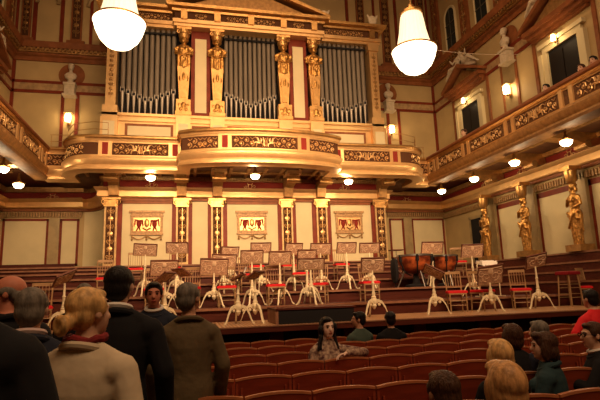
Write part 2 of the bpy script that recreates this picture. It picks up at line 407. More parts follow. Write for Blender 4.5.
# ---- upper right / left wall: doors, pilaster stripes
for s in (1, -1):
    mb = MB(); mo = MB()
    for yc in (18.0, 12.52, 7.0):
        xa, xb = sorted((s*W, s*(W-.05)))
        for q in (yc-1.36, yc+1.30): mb.box(xa, xb, q-.07, q+.07, 6.2, 9.96)
    for yc in (15.27, 9.8):
        xa, xb = sorted((s*W, s*(W-.05)))
        for q in (yc-.42, yc+.42): mb.box(xa, xb, q-.06, q+.06, 6.2, 9.96)
        xa, xb = sorted((s*W, s*(W-.04))); mo.box(xa, xb, yc-.36, yc+.36, 6.2, 9.96)
    trim(mb, M['redbrown']); trim(mo, M['olive'])
dn = [1]
for s in (1, -1):
    for yc in (18.0, 12.52):
        dn[0] += 1
        d = struct('door_%d' % dn[0], MB().box(*sorted((s*(W-.02), s*W)), yc-.62, yc+.66, 6.2, 9.25), M['black'])
        f = MB()
        for q0, q1, t in ((.66, .86, .10), (.86, 1.0, .16)):
            for g in (-1, 1): f.box(*sorted((s*W, s*(W-t))), *sorted((yc+g*q0, yc+g*q1)), 6.2, 9.25)
            f.box(*sorted((s*W, s*(W-t))), yc-q1, yc+q1, 9.25+q0-.66, 9.25+q1-.66)
        obj('door_frame', f, M['cream'], d)
        obj('door_panel', MB().box(*sorted((s*(W-.05), s*(W-.02))), yc-.6, yc-.02, 6.3, 9.1).box(*sorted((s*(W-.05), s*(W-.02))), yc+.02, yc+.6, 6.3, 9.1), M['doordark'], d)
# ---- clerestory windows in both side walls
wn = 0
for s in (1, -1):
    for yc in (18.9, 16.5, 14.1):
        wn += 1; r = .40
        poly = [(yc-r, 12.1), (yc+r, 12.1)] + [(yc+r*math.cos(a*PI/10), 14.0+r*math.sin(a*PI/10)) for a in range(11)]
        X = lambda t: Matrix(((0, s*1.0, 0, s*(W-t)), (1, 0, 0, 0), (0, 0, 1, 0), (0, 0, 0, 1)))
        o = struct('window_%d' % wn, MB().prism(poly, -.02, .02).xf(X(.02)), M['glass'])
        fr = MB().tube([(yc-r-.04, 0, 12.1), (yc-r-.04, 0, 14.0)]+[(yc-(r+.04)*math.cos(a*PI/10), 0, 14.0+(r+.04)*math.sin(a*PI/10)) for a in range(11)]+[(yc+r+.04, 0, 12.1)], .06, 6).xf(X(.03))
        obj('window_frame', fr, M['cream'], o)
        obj('window_leading', MB().box(yc-.015, yc+.015, -.03, .03, 12.1, 14.35).box(yc-r, yc+r, -.03, .03, 13.0, 13.04).box(yc-r, yc+r, -.03, .03, 13.6, 13.64).xf(X(.04)), M['lead'], o)
    for yc in (20.15, 17.7, 15.3, 12.9, 10.5):
        p = trim(MB().box(*sorted((s*W, s*(W-.12))), yc-.30, yc+.30, 12.04, 16.5), M['redbrown'])
        o = obj('scroll_ornament', vrelief(.42, 3.9), M['golddk'], p); o.location = (s*(W-.14), yc, 14.2); o.rotation_euler = (0, 0, PI/2)

# ================================================================== LOFT AND SIDE BALCONIES
def arc(cx, cy, rx, ry, a0, a1, n):
    return [(cx+rx*math.cos(math.radians(a0+(a1-a0)*i/n)), cy+ry*math.sin(math.radians(a0+(a1-a0)*i/n))) for i in range(n+1)]
half = [(-FX, FY), (-6.55, FY)]
half += arc(-5.55, FY-.55+.05, .85, 1.05, 180, 270, 7)
YW = 16.30
half[-1] = (-5.55, YW)
loftL = [(-FX, FY), (-6.45, FY)] + arc(-5.45, FY-.45, 1.0, FY-.45-YW, 180, 270, 7) + [(-2.66, YW)]
cen = [(-2.66, 15.95)] + [(x, 16.0-math.sqrt(max(0, 1-(x/2.9)**2))*1.0) for x in (-2.62, -2.35, -2.0, -1.6, -1.2, -.8, -.4, 0, .4, .8, 1.2, 1.6, 2.0, 2.35, 2.62)] + [(2.66, 15.95)]
loft_path = loftL + cen + [(-x, y) for x, y in reversed(loftL)]
def plen(path):
    L = [0]
    for a, b in zip(path, path[1:]): L.append(L[-1]+math.dist(a, b))
    return L
def on_path(path, s):
    L = plen(path)
    for i in range(len(path)-1):
        if s <= L[i+1] or i == len(path)-2:
            f = (s-L[i])/max(1e-6, L[i+1]-L[i]); a = Vector(path[i]); b = Vector(path[i+1]); t = (b-a).normalized()
            return a+(b-a)*f, Vector((t.y, -t.x))
def bend(mb, path, s0, z0, off):
    """wrap a flat xz mesh (facing -y) onto the path at arclength s0"""
    for v in mb.v:
        p, n = on_path(path, s0+v.x)
        q = p+n*(off-v.y); v.x, v.y, v.z = q.x, q.y, z0+v.z
    return mb
def s_at_x(path, x, lo=0):
    L = plen(path)
    for i in range(len(path)-1):
        a, b = path[i][0], path[i+1][0]
        if i >= lo and min(a, b) <= x <= max(a, b) and abs(b-a) > 1e-6: return L[i]+(x-a)/(b-a)*(L[i+1]-L[i])
RAILP = [(-.14, 6.62), (.10, 6.62), (.13, 6.66), (.13, 6.71), (.10, 6.75), (-.14, 6.75)]
CORN = [(-.1, 6.55), (.05, 6.55), (.08, 6.62), (-.1, 6.62)]
BODY = [(-.12, 6.02), (0, 6.02), (0, 6.56), (-.12, 6.56)]
MLD = [(-.2, 5.70), (.06, 5.70), (.05, 5.76), (.13, 5.88), (.14, 5.96), (.07, 5.99), (.06, 6.05), (-.2, 6.05)]
LOW = [(-.3, 5.56), (.0, 5.56), (.10, 5.60), (.11, 5.68), (.04, 5.71), (-.3, 5.71)]
def balcony(root, path, panels, posts, soffit_poly, bright=True):
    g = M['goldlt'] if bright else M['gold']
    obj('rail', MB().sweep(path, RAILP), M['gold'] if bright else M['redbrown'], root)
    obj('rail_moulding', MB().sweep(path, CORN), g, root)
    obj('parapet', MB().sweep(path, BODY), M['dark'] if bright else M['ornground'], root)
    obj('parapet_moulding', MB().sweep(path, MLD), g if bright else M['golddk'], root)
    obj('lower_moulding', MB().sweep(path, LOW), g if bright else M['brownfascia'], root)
    obj('parapet_border', MB().sweep(path, [(0, 6.50), (.03, 6.50), (.03, 6.56), (0, 6.56)]).sweep(path, [(0, 6.02), (.03, 6.02), (.03, 6.09), (0, 6.09)]), g, root)
    for s0, wd, gr in panels:
        mb = relief(wd, .44, gr)
        obj('relief_ornament', bend(mb, path, s0, 6.295, .025), M['goldlt'], root)
    for s0, wd in posts:
        m = MB().box(-wd/2, wd/2, -.05, 0, 6.03, 6.58); pst = obj('parapet_post', bend(m, path, s0, 0, .0), M['goldlt'], root)
        if wd > .3: obj('post_inset', bend(MB().box(-.09, .09, -.065, -.05, 6.10, 6.50), path, s0, 0, .0), M['maroon'], pst)
    obj('soffit', MB().prismz(soffit_poly, 5.86, 5.96), M['soffit'], root)
loft = thing('organ_loft_balcony', 'gilded organ loft balcony with bowed centre across the back wall', 'balcony')
P = loft_path
sx = lambda x: s_at_x(P, x, 2)
iw = len(loftL)
L_ = plen(P)
posts = []; panels = []
for s in (-1, 1):
    for x in (5.05, 2.85): posts.append((sx(s*x), .42))
    for x in (1.28,): posts.append((s_at_x(P, s*x, 8), .42))
    panels.append((sx(s*3.95), 1.72, True)); panels.append((sx(s*1.98), .95, False))
    panels.append(((L_[5]+.0) if s < 0 else L_[-1]-L_[5], 1.5, False)); panels.append((.36 if s < 0 else L_[-1]-.36, .62, False))
panels.append((sx(0.001), 2.1, True))
inside = [(x, y) for x, y in P]
balcony(loft, P, panels, posts, [(-x, y) for x, y in ([(FX, D)]+[(-x, y) for x, y in P]+[(-FX, D)])][::1])
# brackets below the loft
for x in (-5.0, -2.65, -1.35, 1.35, 2.65, 5.2):
    yf = 16.75 if abs(x) > 2 else 15.9
    m = MB()
    yf = 17.15 if abs(x) > 2 else 16.9
    pr = [(OY-.22, 5.10), (OY-.22, 5.86), (yf, 5.86), (yf, 5.68), (yf+.12, 5.64), (yf+.2, 5.56), (yf+.6, 5.50), (OY-.5, 5.44), (OY-.45, 5.10)]
    m.rings([[Vector((x+o, a, b)) for a, b in pr] for o in (-.17, .17)])
    b = obj('bracket', m, M['golddk'], loft)
    obj('bracket_cap', MB().box(x-.27, x+.27, yf-.03, yf+.75, 5.74, 5.87), M['goldlt'], b)
    obj('bracket_scroll', MB().tube([(x-.24, yf+.22, 5.56), (x+.24, yf+.22, 5.56)], .12, 12), M['gold'], b)
m = MB()
for x in [i*.62-5.9 for i in range(20)]: m.box(x-.05, x+.05, 16.6, OY-.2, 5.80, 5.87)
m.box(-6.2, 6.2, 17.3, 17.42, 5.79, 5.87)
obj('soffit_beam', m, M['golddk'], loft)
# round metal hand rails on the ends of the loft
for s in (-1, 1):
    m = MB()
    for z in (6.98, 7.22):
        m.tube([(s*7.15, FY+.05, z), (s*6.5, FY+.02, z)], .012, 5)
        m.tube([(s*5.0, YW+.1, z), (s*5.45, YW+.05, z), (s*6.1, YW+.35, z), (s*6.45, YW+1.1, z)], .012, 5)
    for p in ((5.0, YW+.1), (6.1, YW+.35), (6.45, YW+1.1), (6.5, FY+.02), (7.1, FY+.05)): m.tube([(s*p[0], p[1], 6.74), (s*p[0], p[1], 7.23)], .012, 5)
    obj('hand_rail', m, M['golddk'], loft)
def side_balcony(s, label):
    r = thing('side_balcony', label, 'balcony')
    path = [(-FX, -6.0), (-FX, FY)] if s < 0 else [(FX, FY), (FX, -6.0)]
    Lp = FY+6
    so = (lambda y: y+6) if s < 0 else (lambda y: FY-y)
    ys = [17.83, 17.2, 15.02, 12.55, 10.2, 7.8]
    posts = []; pans = []
    for i, y in enumerate(ys):
        if i == 0: posts.append((so(17.80), .16))
        elif i == 1: posts += [(so(17.34), .14), (so(17.06), .14)]
        else: posts += [(so(y+.18), .14), (so(y-.18), .14)]
    for y in (16.1, 13.8, 11.4, 9.0): pans.append((so(y), 1.95, True))
    pans.append((so(17.58), .34, False))
    sp = [(-FX, -6), (-W, -6), (-W, FY), (-FX, FY)]
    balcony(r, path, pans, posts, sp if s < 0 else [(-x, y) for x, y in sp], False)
    for k, y in enumerate((16.35, 14.05, 11.75, 9.5, 7.2)):
        m = MB(); pr = [(W-.1, 5.46), (W-.1, 5.86), (FX+.2, 5.86), (FX+.2, 5.72), (FX+.4, 5.66), (W-.9, 5.60), (W-.5, 5.46)]
        m.rings([[Vector((s*a, y+o, b)) for a, b in pr] for o in (-.2, .2)])
        b = obj('bracket', m, M['gold'], r)
        obj('bracket_scroll', MB().tube([(s*(W-.55), y-.23, 5.50), (s*(W-.55), y+.23, 5.50)], .12, 10), M['golddk'], b)
    obj('soffit_beam', MB().box(*sorted((s*8.2, s*8.35)), -5, FY, 5.80, 5.87), M['golddk'], r)
    return r
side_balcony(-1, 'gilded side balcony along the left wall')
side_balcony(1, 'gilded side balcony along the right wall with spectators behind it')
# gallery walking decks (above the soffits)
trim(MB().box(-W, -FX-.1, -6, D, 5.97, 6.05), M['wood']); trim(MB().box(FX+.1, W, -6, D, 5.97, 6.05), M['wood'])
# lyre motifs on the maroon frieze
def lyre(wd):
    m = MB()
    for s in (-1, 1):
        m.tube([(s*.02, 0, -wd*.3), (s*wd*.22, 0, -wd*.2), (s*wd*.18, 0, wd*.1), (s*wd*.3, 0, wd*.3)], wd*.05, 5); spiral(m, s*wd*.48, -wd*.12, wd*.2, PI, -s, 1.2, wd*.045, 0, 8, 4)
    m.box(-wd*.25, wd*.25, -.01, .01, wd*.12, wd*.17); return m
lm = mesh('lyre', lyre(.34))
def frieze_lyre(p, rz, label):
    o = link('lyre_ornament', lm, None); o.location = p; o.rotation_euler = (0, 0, rz); tag(o, label, 'ornament', 'gilt lyres on the frieze under the balconies')
lm.materials.append(M['goldlt'])
for x, t in ((-3.72, 'above the left wall relief'), (-.1, 'above the middle wall relief'), (3.72, 'above the right wall relief')):
    frieze_lyre((x, OY-.13, 5.57), 0, 'small gilt lyre on the dark red frieze '+t)
frieze_lyre((-7.7, D-.13, 5.57), 0, 'small gilt lyre on the frieze in the back left corner under the balcony')
frieze_lyre((7.6, D-.13, 5.57), 0, 'small gilt lyre on the frieze in the back right corner')
for y, t in ((17.4, 'above the farthest gilt statue'), (15.1, 'above the middle gilt statue'), (12.75, 'above the nearest gilt statue')):
    frieze_lyre((W-.13, y, 5.57), PI/2, 'small gilt lyre on the right wall frieze '+t)

# ================================================================== PILASTERS AND RELIEFS UNDER THE LOFT
pil = thing('ornate_pilaster', '', 'pilaster', group='gilded pilasters below the organ loft')
obj('shaft', MB().box(-.22, .22, -.10, 0, 2.6, 4.88), M['pilgold'], pil)
obj('shaft_inset', MB().box(-.155, .155, -.115, -.10, 2.7, 4.74), M['dark'], pil)
o = obj('candelabra_ornament', vrelief(.32, 2.0), M['goldlt'], pil); o.location = (0, -.125, 3.73)
cp = MB().box(-.32, .32, -.20, 0, 4.99, 5.055).box(-.24, .24, -.15, 0, 4.74, 4.99)
for s in (-1, 1): spiral(cp, s*.23, 4.89, .11, PI/2, -s, 1.3, .025, -.16, 9, 5)
obj('capital', cp, M['gold'], pil)
PP = Pool(pil)
names = ['leftmost, beside the curved cream flank', 'left of the narrow left bay', 'right of the narrow left bay', 'left of the narrow right bay', 'right of the narrow right bay', 'rightmost of the six, beside the far right wall panels']
for x, t in zip((-5.11, -2.62, -1.35, 1.33, 2.73, 5.19), names):
    PP.put((x, OY-.006, 0), 0, 'gilded pilaster with dark scrollwork, '+t)
    a = -1 if x < 0 else 1
for x0, x1 in ((-4.86, -4.76), (-2.96, -2.87), (-2.37, -2.29), (-1.66, -1.60), (-1.10, -1.0), (1.0, 1.09), (1.58, 1.66), (2.38, 2.48), (2.98, 3.08), (4.84, 4.94)):
    trim(MB().box(x0-.03, x1+.03, OY-.05, OY, 1.9, 4.96), M['red'])
trim(MB().box(-4.86, -2.87, OY-.05, OY, 4.86, 4.96).box(-1.1, 1.09, OY-.05, OY, 4.86, 4.96).box(2.98, 4.94, OY-.05, OY, 4.86, 4.96), M['redbrown'])
rel = thing('wall_relief', '', 'wall relief', group='golden reliefs on the cream bays below the organ loft')
obj('back_panel', MB().box(-.56, .56, -.05, 0, -.36, .46), M['reliefm'], rel)
obj('cornice', MB().box(-.62, .62, -.10, 0, .42, .50).box(-.58, .58, -.07, 0, .28, .34), M['reliefm'], rel)
obj('lower_ledge', MB().box(-.58, .58, -.07, 0, -.40, -.34), M['reliefm'], rel)
fg = MB().box(-.46, .46, -.065, -.05, -.25, .24)
obj('gold_field', fg, M['goldlt'], rel)
for s in (-1, 1):
    e = MB(); e.ell((s*.27, -.09, .02), (.09, .03, .14), 8, 6); e.tube([(s*.27, -.09, .1), (s*.40, -.09, .16), (s*.43, -.09, -.08)], [.05, .04, .02], 5)
    e.tube([(s*.27, -.09, .1), (s*.16, -.09, .14), (s*.13, -.09, -.08)], [.05, .04, .02], 5); e.tube([(s*.27, -.09, -.08), (s*.22, -.09, -.24)], [.03, .02], 5); e.tube([(s*.27, -.09, -.08), (s*.35, -.09, -.24)], [.03, .02], 5)
    obj('carved_bird', e, M['maroon'], rel)
l = MB().ell((0, -.09, .04), (.09, .03, .15), 8, 6).tube([(-.14, -.09, -.14), (0, -.09, -.22), (.14, -.09, -.14)], .025, 5)
obj('centre_shield', l, M['gold'], rel)
sw = MB()
for s in (-1, 1): sw.tube([(s*.02+s*.5*k/8, -.05, -.42-.13*math.sin(PI*k/8)) for k in range(9)], .025, 5)
for x in (-.5, 0, .5): sw.lathe([(.01, -.40), (.035, -.46), (.02, -.50), (.045, -.56), (.005, -.60)], 8, (x, -.05, 0))
obj('swag', sw, M['reliefm'], rel)
RP = Pool(rel)
for x, t in ((-3.87, 'left bay, leftmost of three'), (-.04, 'middle bay'), (3.86, 'right bay, rightmost of three')):
    RP.put((x, OY-.006, 4.10), 0, 'golden carved relief with dark birds and swags in the '+t)

# ================================================================== PIPE ORGAN
org = thing('pipe_organ', 'huge pipe organ with gilded case and three bays of tin pipes', 'organ', (0, 0, 0))
YO = 18.3
obj('case_back', MB().box(-5.4, 5.4, YO+.45, D-.01, 5.97, 12.0), M['black'], org)
obj('plinth', MB().box(-5.45, 5.45, YO-.10, YO+.5, 7.95, 8.12).box(-5.40, 5.40, YO-.02, YO+.5, 5.97, 7.95), M['goldlt'], org)
obj('plinth_moulding', MB().box(-5.52, 5.52, YO-.2, YO+.4, 8.12, 8.22), M['goldlt'], org)
for x0, x1 in ((-4.72, -2.98), (-2.3, -1.62), (1.62, 2.3), (2.98, 4.72)):
    b = obj('plinth_panel', MB().box(x0, x1, YO-.05, YO-.01, 6.9, 7.86), M['redbrown'], org)
    obj('panel_field', MB().box(x0+.1, x1-.1, YO-.07, YO-.05, 7.0, 7.76), M['cream'], b)
b = obj('plinth_panel', MB().box(-.95, .95, YO-.05, YO-.01, 6.9, 7.9), M['maroon'], org)
# cream panels between the herms
for x0, x1 in ((-2.34, -1.60), (1.60, 2.34)):
    f = obj('case_panel', MB().box(x0-.0, x1+.0, YO+.05, YO+.15, 8.22, 11.84), M['red'], org)
    obj('panel_field', MB().box(x0+.15, x1-.15, YO+.02, YO+.05, 8.42, 11.50), M['cream'], f)
# herm columns
def herm_mesh():
    m = MB()
    m.loft([((0, 0, 8.25), .17, .14), ((0, 0, 9.9), .24, .18), ((0, 0, 10.2), .26, .20)], 10)
    return m
shaft = MB().box(-.30, .30, -.26, .2, 8.22, 8.36).box(-.27, .27, -.22, .2, 8.36, 8.85)
for z, wd in ((8.85, .20), (9.0, .17), (10.1, .24)): pass
shaft.rings([[Vector((a*wd, b, z)) for a, b in ((-1, -dd), (1, -dd), (1, .15), (-1, .15))] for z, wd, dd in ((8.85, .16, .14), (10.2, .235, .20))])
shaft.rings([[Vector((a*wd, b, z)) for a, b in ((-1, -dd), (1, -dd), (1, .15), (-1, .15))] for z, wd, dd in ((8.95, .09, .19), (10.05, .13, .24))])
mshaft = mesh('column_shaft', shaft, 30); mshaft.materials.append(M['gold'])
fg = MB().loft([((0, -.06, 10.0), .18, .13), ((0, -.06, 10.35), .20, .15), ((0, -.08, 10.62), .17, .14), ((0, -.08, 10.9), .25, .16), ((0, -.06, 11.1), .24, .13), ((0, -.06, 11.18), .08, .08)], 14)
fg.ell((0, -.12, 11.32), (.13, .14, .15)); fg.ell((0, -.04, 11.36), (.19, .14, .13)); fg.cap((-.26, -.1, 11.0), (.26, -.1, 11.0), .07, .07)
for s in (-1, 1): fg.ell((s*.17, -.1, 10.5), (.10, .08, .12)); fg.ell((s*.14, -.1, 10.2), (.07, .07, .12)); fg.ell((s*.32, -.1, 10.95), (.08, .07, .06))
fg.ell((0, -.2, 10.3), (.09, .06, .16)); fg.ell((0, -.22, 10.62), (.06, .05, .06)); fg.ell((0, -.24, 11.3), (.02, .03, .04))
for s in (-1, 1):
    fg.cap((s*.25, -.06, 11.02), (s*.32, -.12, 10.78), .07, .055); fg.cap((s*.32, -.12, 10.78), (s*.10, -.24, 10.70), .055, .045)
    fg.cap((s*.20, -.14, 10.62), (s*.22, -.12, 10.05), .07, .03); fg.cap((s*.09, -.20, 10.58), (s*.10, -.20, 10.2), .05, .03)
    fg.ell((s*.1, -.2, 10.92), (.08, .07, .08))
for s in (-1, 1): fg.ell((s*.10, -.16, 9.72), (.09, .06, .15)); fg.ell((s*.16, -.16, 8.62), (.09, .08, .12)); fg.ell((s*.1, -.2, 8.45), (.08, .05, .08))
fg.ell((0, -.2, 9.8), (.08, .06, .2)); fg.ell((0, -.2, 8.6), (.1, .07, .16))
mfig = blobmesh('column_figure', fg, .02, 3); mfig.materials.append(M['goldfig'])
cpm = MB().box(-.28, .28, -.27, .2, 11.74, 11.86).lathe([(.17, 11.42), (.20, 11.5), (.23, 11.58), (.21, 11.62), (.25, 11.70), (.27, 11.74)], 12)
for s in (-1, 1): spiral(cpm, s*.2, 11.64, .08, PI/2, -s, 1.2, .03, -.2, 8, 5)
mcap = mesh('column_capital', cpm); mcap.materials.append(M['gold'])
for x in (-2.62, -1.34, 1.33, 2.61):
    s_ = link('column_shaft', mshaft, None, org); f_ = link('column_figure', mfig, None, org); c_ = link('column_capital', mcap, None, org)
    for q in (s_, f_, c_): q.location = (x, YO-.0, 0)
for s in (-1, 1):
    x = s*5.25
    p = obj('corner_pillar', MB().box(x-.18, x+.18, YO-.12, YO+.5, 8.2, 11.5).box(x-.27, x+.27, YO-.2, YO+.5, 8.0, 8.5).box(x-.23, x+.23, YO-.18, YO+.5, 11.5, 11.86), M['goldlt'], org)
    o = obj('candelabra_ornament', vrelief(.22, 2.7), M['golddk'], p); o.location = (x, YO-.14, 10.1)
    obj('pillar_pedestal', MB().box(x-.3, x+.3, YO-.28, YO+.3, 6.7, 8.02), M['goldlt'], org)
    obj('pedestal_inset', MB().box(x-.2, x+.2, YO-.30, YO-.28, 6.95, 7.85), M['cream'], org)
for x in (-2.62, -1.34, 1.33, 2.61):
    p = obj('column_pedestal', MB().box(x-.27, x+.27, YO-.26, YO+.3, 6.7, 8.18), M['goldlt'], org)
    obj('pedestal_inset', MB().box(x-.17, x+.17, YO-.28, YO-.26, 7.0, 7.85), M['cream'], p)
# pipes
def pipe(x, y, r, zm, zt):
    b = obj('organ_pipe', MB().lathe([(r, zm), (r, zt)], 14, (x, y, 0)), M['pipe'], org)
    f = MB().lathe([(r*.18, 8.24), (r*.78, zm-.04), (r*.98, zm)], 14, (x, y, 0)); obj('pipe_foot', f, M['pipelt'], b)
    m = MB().box(x-r*.62, x+r*.62, y-r*1.12, y-r*.7, zm, zm+r*1.1); obj('pipe_mouth', m, M['black'], b)
    m = MB().tube([(x-r*.75, y-r*.85, zm-.02), (x-r*.75, y-r*.85, zm+.16)], .02, 5); obj('pipe_ear', m, M['pipelt'], b)
    m = MB().tube([(x+r*.75, y-r*.85, zm-.02), (x+r*.75, y-r*.85, zm+.16)], .02, 5); obj('pipe_ear', m, M['pipelt'], b)
def bay(x0, x1, n):
    wd = (x1-x0)/n
    for i in range(n):
        f = abs((i+.5)/n*2-1)
        pipe(x0+(i+.5)*wd, YO+.22, wd*.41, 8.80+.45*f**.9, 11.86)
bay(-4.98, -2.90, 10); bay(-1.06, 1.06, 11); bay(2.90, 4.96, 10)
for x0, x1 in ((-4.98, -2.9), (-1.06, 1.06), (2.9, 4.98)): obj('pipe_rail', MB().box(x0, x1, YO+.08, YO+.14, 11.60, 11.68), M['black'], org)
# entablature: centre forward, sides back
def ent(path):
    p = [Vector(q) for q in path]
    a = obj('architrave', MB().sweep(path, [(-.4, 11.84), (.05, 11.84), (.05, 11.95), (.10, 11.97), (.10, 12.12), (-.4, 12.12)]), M['goldlt'], org)
    obj('frieze', MB().sweep(path, [(-.4, 12.12), (.03, 12.12), (.03, 12.44), (-.4, 12.44)]), M['dark'], org)
    obj('cornice', MB().sweep(path, [(-.4, 12.44), (.12, 12.44), (.14, 12.52), (.30, 12.56), (.34, 12.66), (-.4, 12.66)]), M['gold'], org)
ent([(-5.55, D), (-5.55, YO), (-2.95, YO), (-2.95, YO-.25), (2.95, YO-.25), (2.95, YO), (5.55, YO), (5.55, D)])
for x0, x1, y in ((-4.95, -3.1, YO), (-2.3, -1.65, YO-.25), (-1.0, 1.0, YO-.25), (1.65, 2.3, YO-.25), (3.1, 4.95, YO)):
    o = obj('frieze_ornament', relief(x1-x0, .32, False), M['goldlt'], org); o.location = ((x0+x1)/2, y-.05, 12.28)
for x, y in ((-5.25, YO), (-2.62, YO-.25), (-1.34, YO-.25), (0, YO-.25), (1.33, YO-.25), (2.62, YO-.25), (5.25, YO)):
    obj('frieze_block', MB().box(x-.12, x+.12, y-.16, y, 12.1, 12.5), M['gold'], org)
pd = MB(); 
obj('pediment', MB().prism([(-2.9, 12.66), (2.9, 12.66), (0, 13.75)], YO-.2, YO+.3), M['golddk'], org)
obj('pediment_moulding', MB().prism([(-3.3, 12.66), (-3.3, 12.78), (0, 14.05), (3.3, 12.78), (3.3, 12.66), (0, 13.86)], YO-.5, YO+.3), M['gold'], org)
# white plaster lyres on the organ top
def acro():
    m = MB().box(-.16, .16, -.1, .1, 0, .1).ell((0, 0, .32), (.2, .07, .24))
    for s in (-1, 1): m.cap((s*.1, 0, .3), (s*.22, 0, .56), .07, .04)
    return m
am = blobmesh('ornament_body', acro(), .02, 2); am.materials.append(M['stone'])
for p, lb in (((3.15, YO-.1, 12.66), 'white plaster finial at the right foot of the organ pediment'), ((5.35, YO-.05, 12.66), 'white plaster finial on the right end of the organ cornice'),
              ((-3.15, YO-.1, 12.66), 'white plaster finial at the left foot of the organ pediment')):
    o = link('roof_finial', am, None); o.location = p; tag(o, lb, 'ornament', 'plaster finials on the organ cornice')

# ================================================================== CHANDELIERS
ch = thing('crystal_chandelier', '', 'chandelier', group='lit crystal chandeliers over the stage')
obj('lower_bowl', MB().lathe([(.02, 0), (.18, .02), (.40, .13), (.58, .33), (.70, .58), (.76, .80), (.78, .86)], 36), M['crystal'], ch)
obj('ring_band', MB().lathe([(.74, .86), (.79, .86), (.80, .89), (.79, .92), (.74, .92), (.74, .86)], 36), M['gold'], ch)
m = MB(); n = 48
m.rings([[Vector(((r*(1+.035*(k % 2)))*math.cos(k*2*PI/n), (r*(1+.035*(k % 2)))*math.sin(k*2*PI/n), z)) for k in range(n)] for r, z in ((.62, .95), (.53, 1.25), (.46, 1.6), (.41, 2.0), (.37, 2.22), (.33, 2.28))])
obj('crystal_strands', m, M['strands'], ch, 0)
obj('crown', MB().lathe([(.33, 2.26), (.40, 2.28), (.40, 2.36), (.30, 2.42), (.14, 2.5), (.12, 2.62), (.05, 2.7), (.03, 2.75)], 24), M['gold'], ch)
obj('suspension_rod', MB().tube([(0, 0, 2.7), (0, 0, 8.1)], .02, 6), M['golddk'], ch)
obj('ceiling_rose', MB().lathe([(.03, 7.9), (.2, 8.0), (.25, 8.1)], 16), M['gold'], ch)
CP = Pool(ch)
CP.put((-4.42, 14.0, 8.66), 0, 'glowing crystal chandelier at the left, in front of the left organ bay', .95)
CP.put((4.97, 14.0, 8.53), 0, 'glowing crystal chandelier at the right, in front of the right corner')

# ================================================================== SCONCES AND CEILING LAMPS
sn = thing('wall_sconce', '', 'wall lamp', group='lit glass sconces on the upper walls')
obj('glass_shade', MB().lathe([(.06, -.16), (.10, -.14), (.12, 0), (.10, .16), (.05, .18)], 14, (0, -.17, 0)), M['sconce'], sn)
obj('bracket', MB().box(-.04, .04, -.2, 0, -.24, -.17).box(-.07, .07, -.03, 0, -.28, .1).box(-.17, .17, -.28, -.02, .19, .22), M['golddk'], sn)
SP = Pool(sn)
SP.put((-7.27, D-.05, 8.85), 0, 'lit sconce on the back wall left of the organ')
SP.put((7.06, D-.05, 8.95), 0, 'lit sconce on the back wall right of the organ')
SP.put((W-.05, 15.27, 8.77), -PI/2, 'lit sconce on the right wall between the two dark doors')
SP.put((W-.17, 12.62, 9.46), -PI/2, 'lit sconce above the nearer dark door on the right wall', .6)
SP.put((W-.17, 18.1, 9.46), -PI/2, 'lit sconce above the farther dark door on the right wall', .6)
SP.put((-W+.05, 15.27, 8.77), PI/2, 'lit sconce on the left wall')
cl = thing('ceiling_lamp', '', 'ceiling lamp', group='round lit lamps under the balconies')
obj('glass_bowl', MB().lathe([(.01, -.20), (.10, -.18), (.15, -.12), (.16, -.05)], 16), M['lamp'], cl)
obj('brass_rim', MB().lathe([(.16, -.06), (.19, -.04), (.19, -.01), (.10, .02), (.04, .10), (.03, .30)], 16), M['gold'], cl)
LP = Pool(cl)
for p, t in (((-7.86, 17.35), 'under the left balcony near the back corner'), ((-7.6, 15.15), 'under the left balcony at the picture edge'),
             ((-3.72, 15.85+.9), 'under the left wing of the organ loft'), ((-.24, 15.1+1.2), 'under the middle of the organ loft'), ((3.30, 15.9+.9), 'under the right wing of the organ loft'),
             ((7.5, 17.45), 'under the right balcony, farthest of four'), ((7.57, 15.25), 'under the right balcony, second farthest'), ((7.55, 12.97), 'under the right balcony, third farthest'), ((7.56, 10.8), 'under the right balcony, nearest')):
    z = 5.36 if p[1] != 15.85+.9 and p[1] != 15.1+1.2 and p[1] != 15.9+.9 else 5.36
    if abs(p[0]) < 5: z = {-3.72: 5.41, -.24: 5.42, 3.30: 5.40}[p[0]]
    if abs(p[0]) < 5: z += .14
    LP.put((p[0]+(.07 if abs(p[0]) < 5 else 0), p[1], z), 0, 'small round lit lamp '+t)
    point('lamp_glow', (p[0], p[1], z-.34), 34 if abs(p[0]) < 5 else 48, .12, (1, .72, .40))
for p in ((-7.27, D-.55, 8.85), (7.06, D-.55, 8.95), (W-.55, 15.27, 8.77), (W-.65, 12.62, 9.4), (W-.65, 18.1, 9.4), (-W+.55, 15.27, 8.77)):
    point('sconce_glow', p, 14, .12, (1, .68, .34))

# ================================================================== BUSTS, DOOR PEDIMENTS, GILT STATUES
disc = MB().lathe([(.001, 0), (.50, 0), (.52, .03), (.001, .04)], 28).xf(Matrix.Rotation(PI/2, 4, 'X'))
bu = thing('portrait_bust', '', 'bust', group='plaster busts in red roundels on the upper walls')
obj('roundel', disc, M['redbrown'], bu)
b = MB().loft([((0, -.22, -.46), .17, .12), ((0, -.22, -.36), .12, .10), ((0, -.22, -.30), .10, .09), ((0, -.22, -.22), .22, .13), ((0, -.22, -.08), .25, .14), ((0, -.22, 0), .18, .11), ((0, -.22, .05), .07, .07), ((0, -.22, .12), .065, .07)], 14)
b.ell((0, -.23, .28), (.11, .13, .16)); b.ell((0, -.37, .26), (.02, .03, .035)); b.ell((0, -.2, .36), (.125, .14, .10)); b.ell((0, -.33, .17), (.05, .05, .04))
blob('sculpted_head', b, M['stone'], bu, .02, 2)
obj('console', MB().box(-.24, .24, -.42, 0, -.54, -.46).box(-.20, .20, -.36, 0, -.95, -.54).box(-.26, .26, -.42, 0, -1.02, -.95), M['stone'], bu)
BP = Pool(bu)
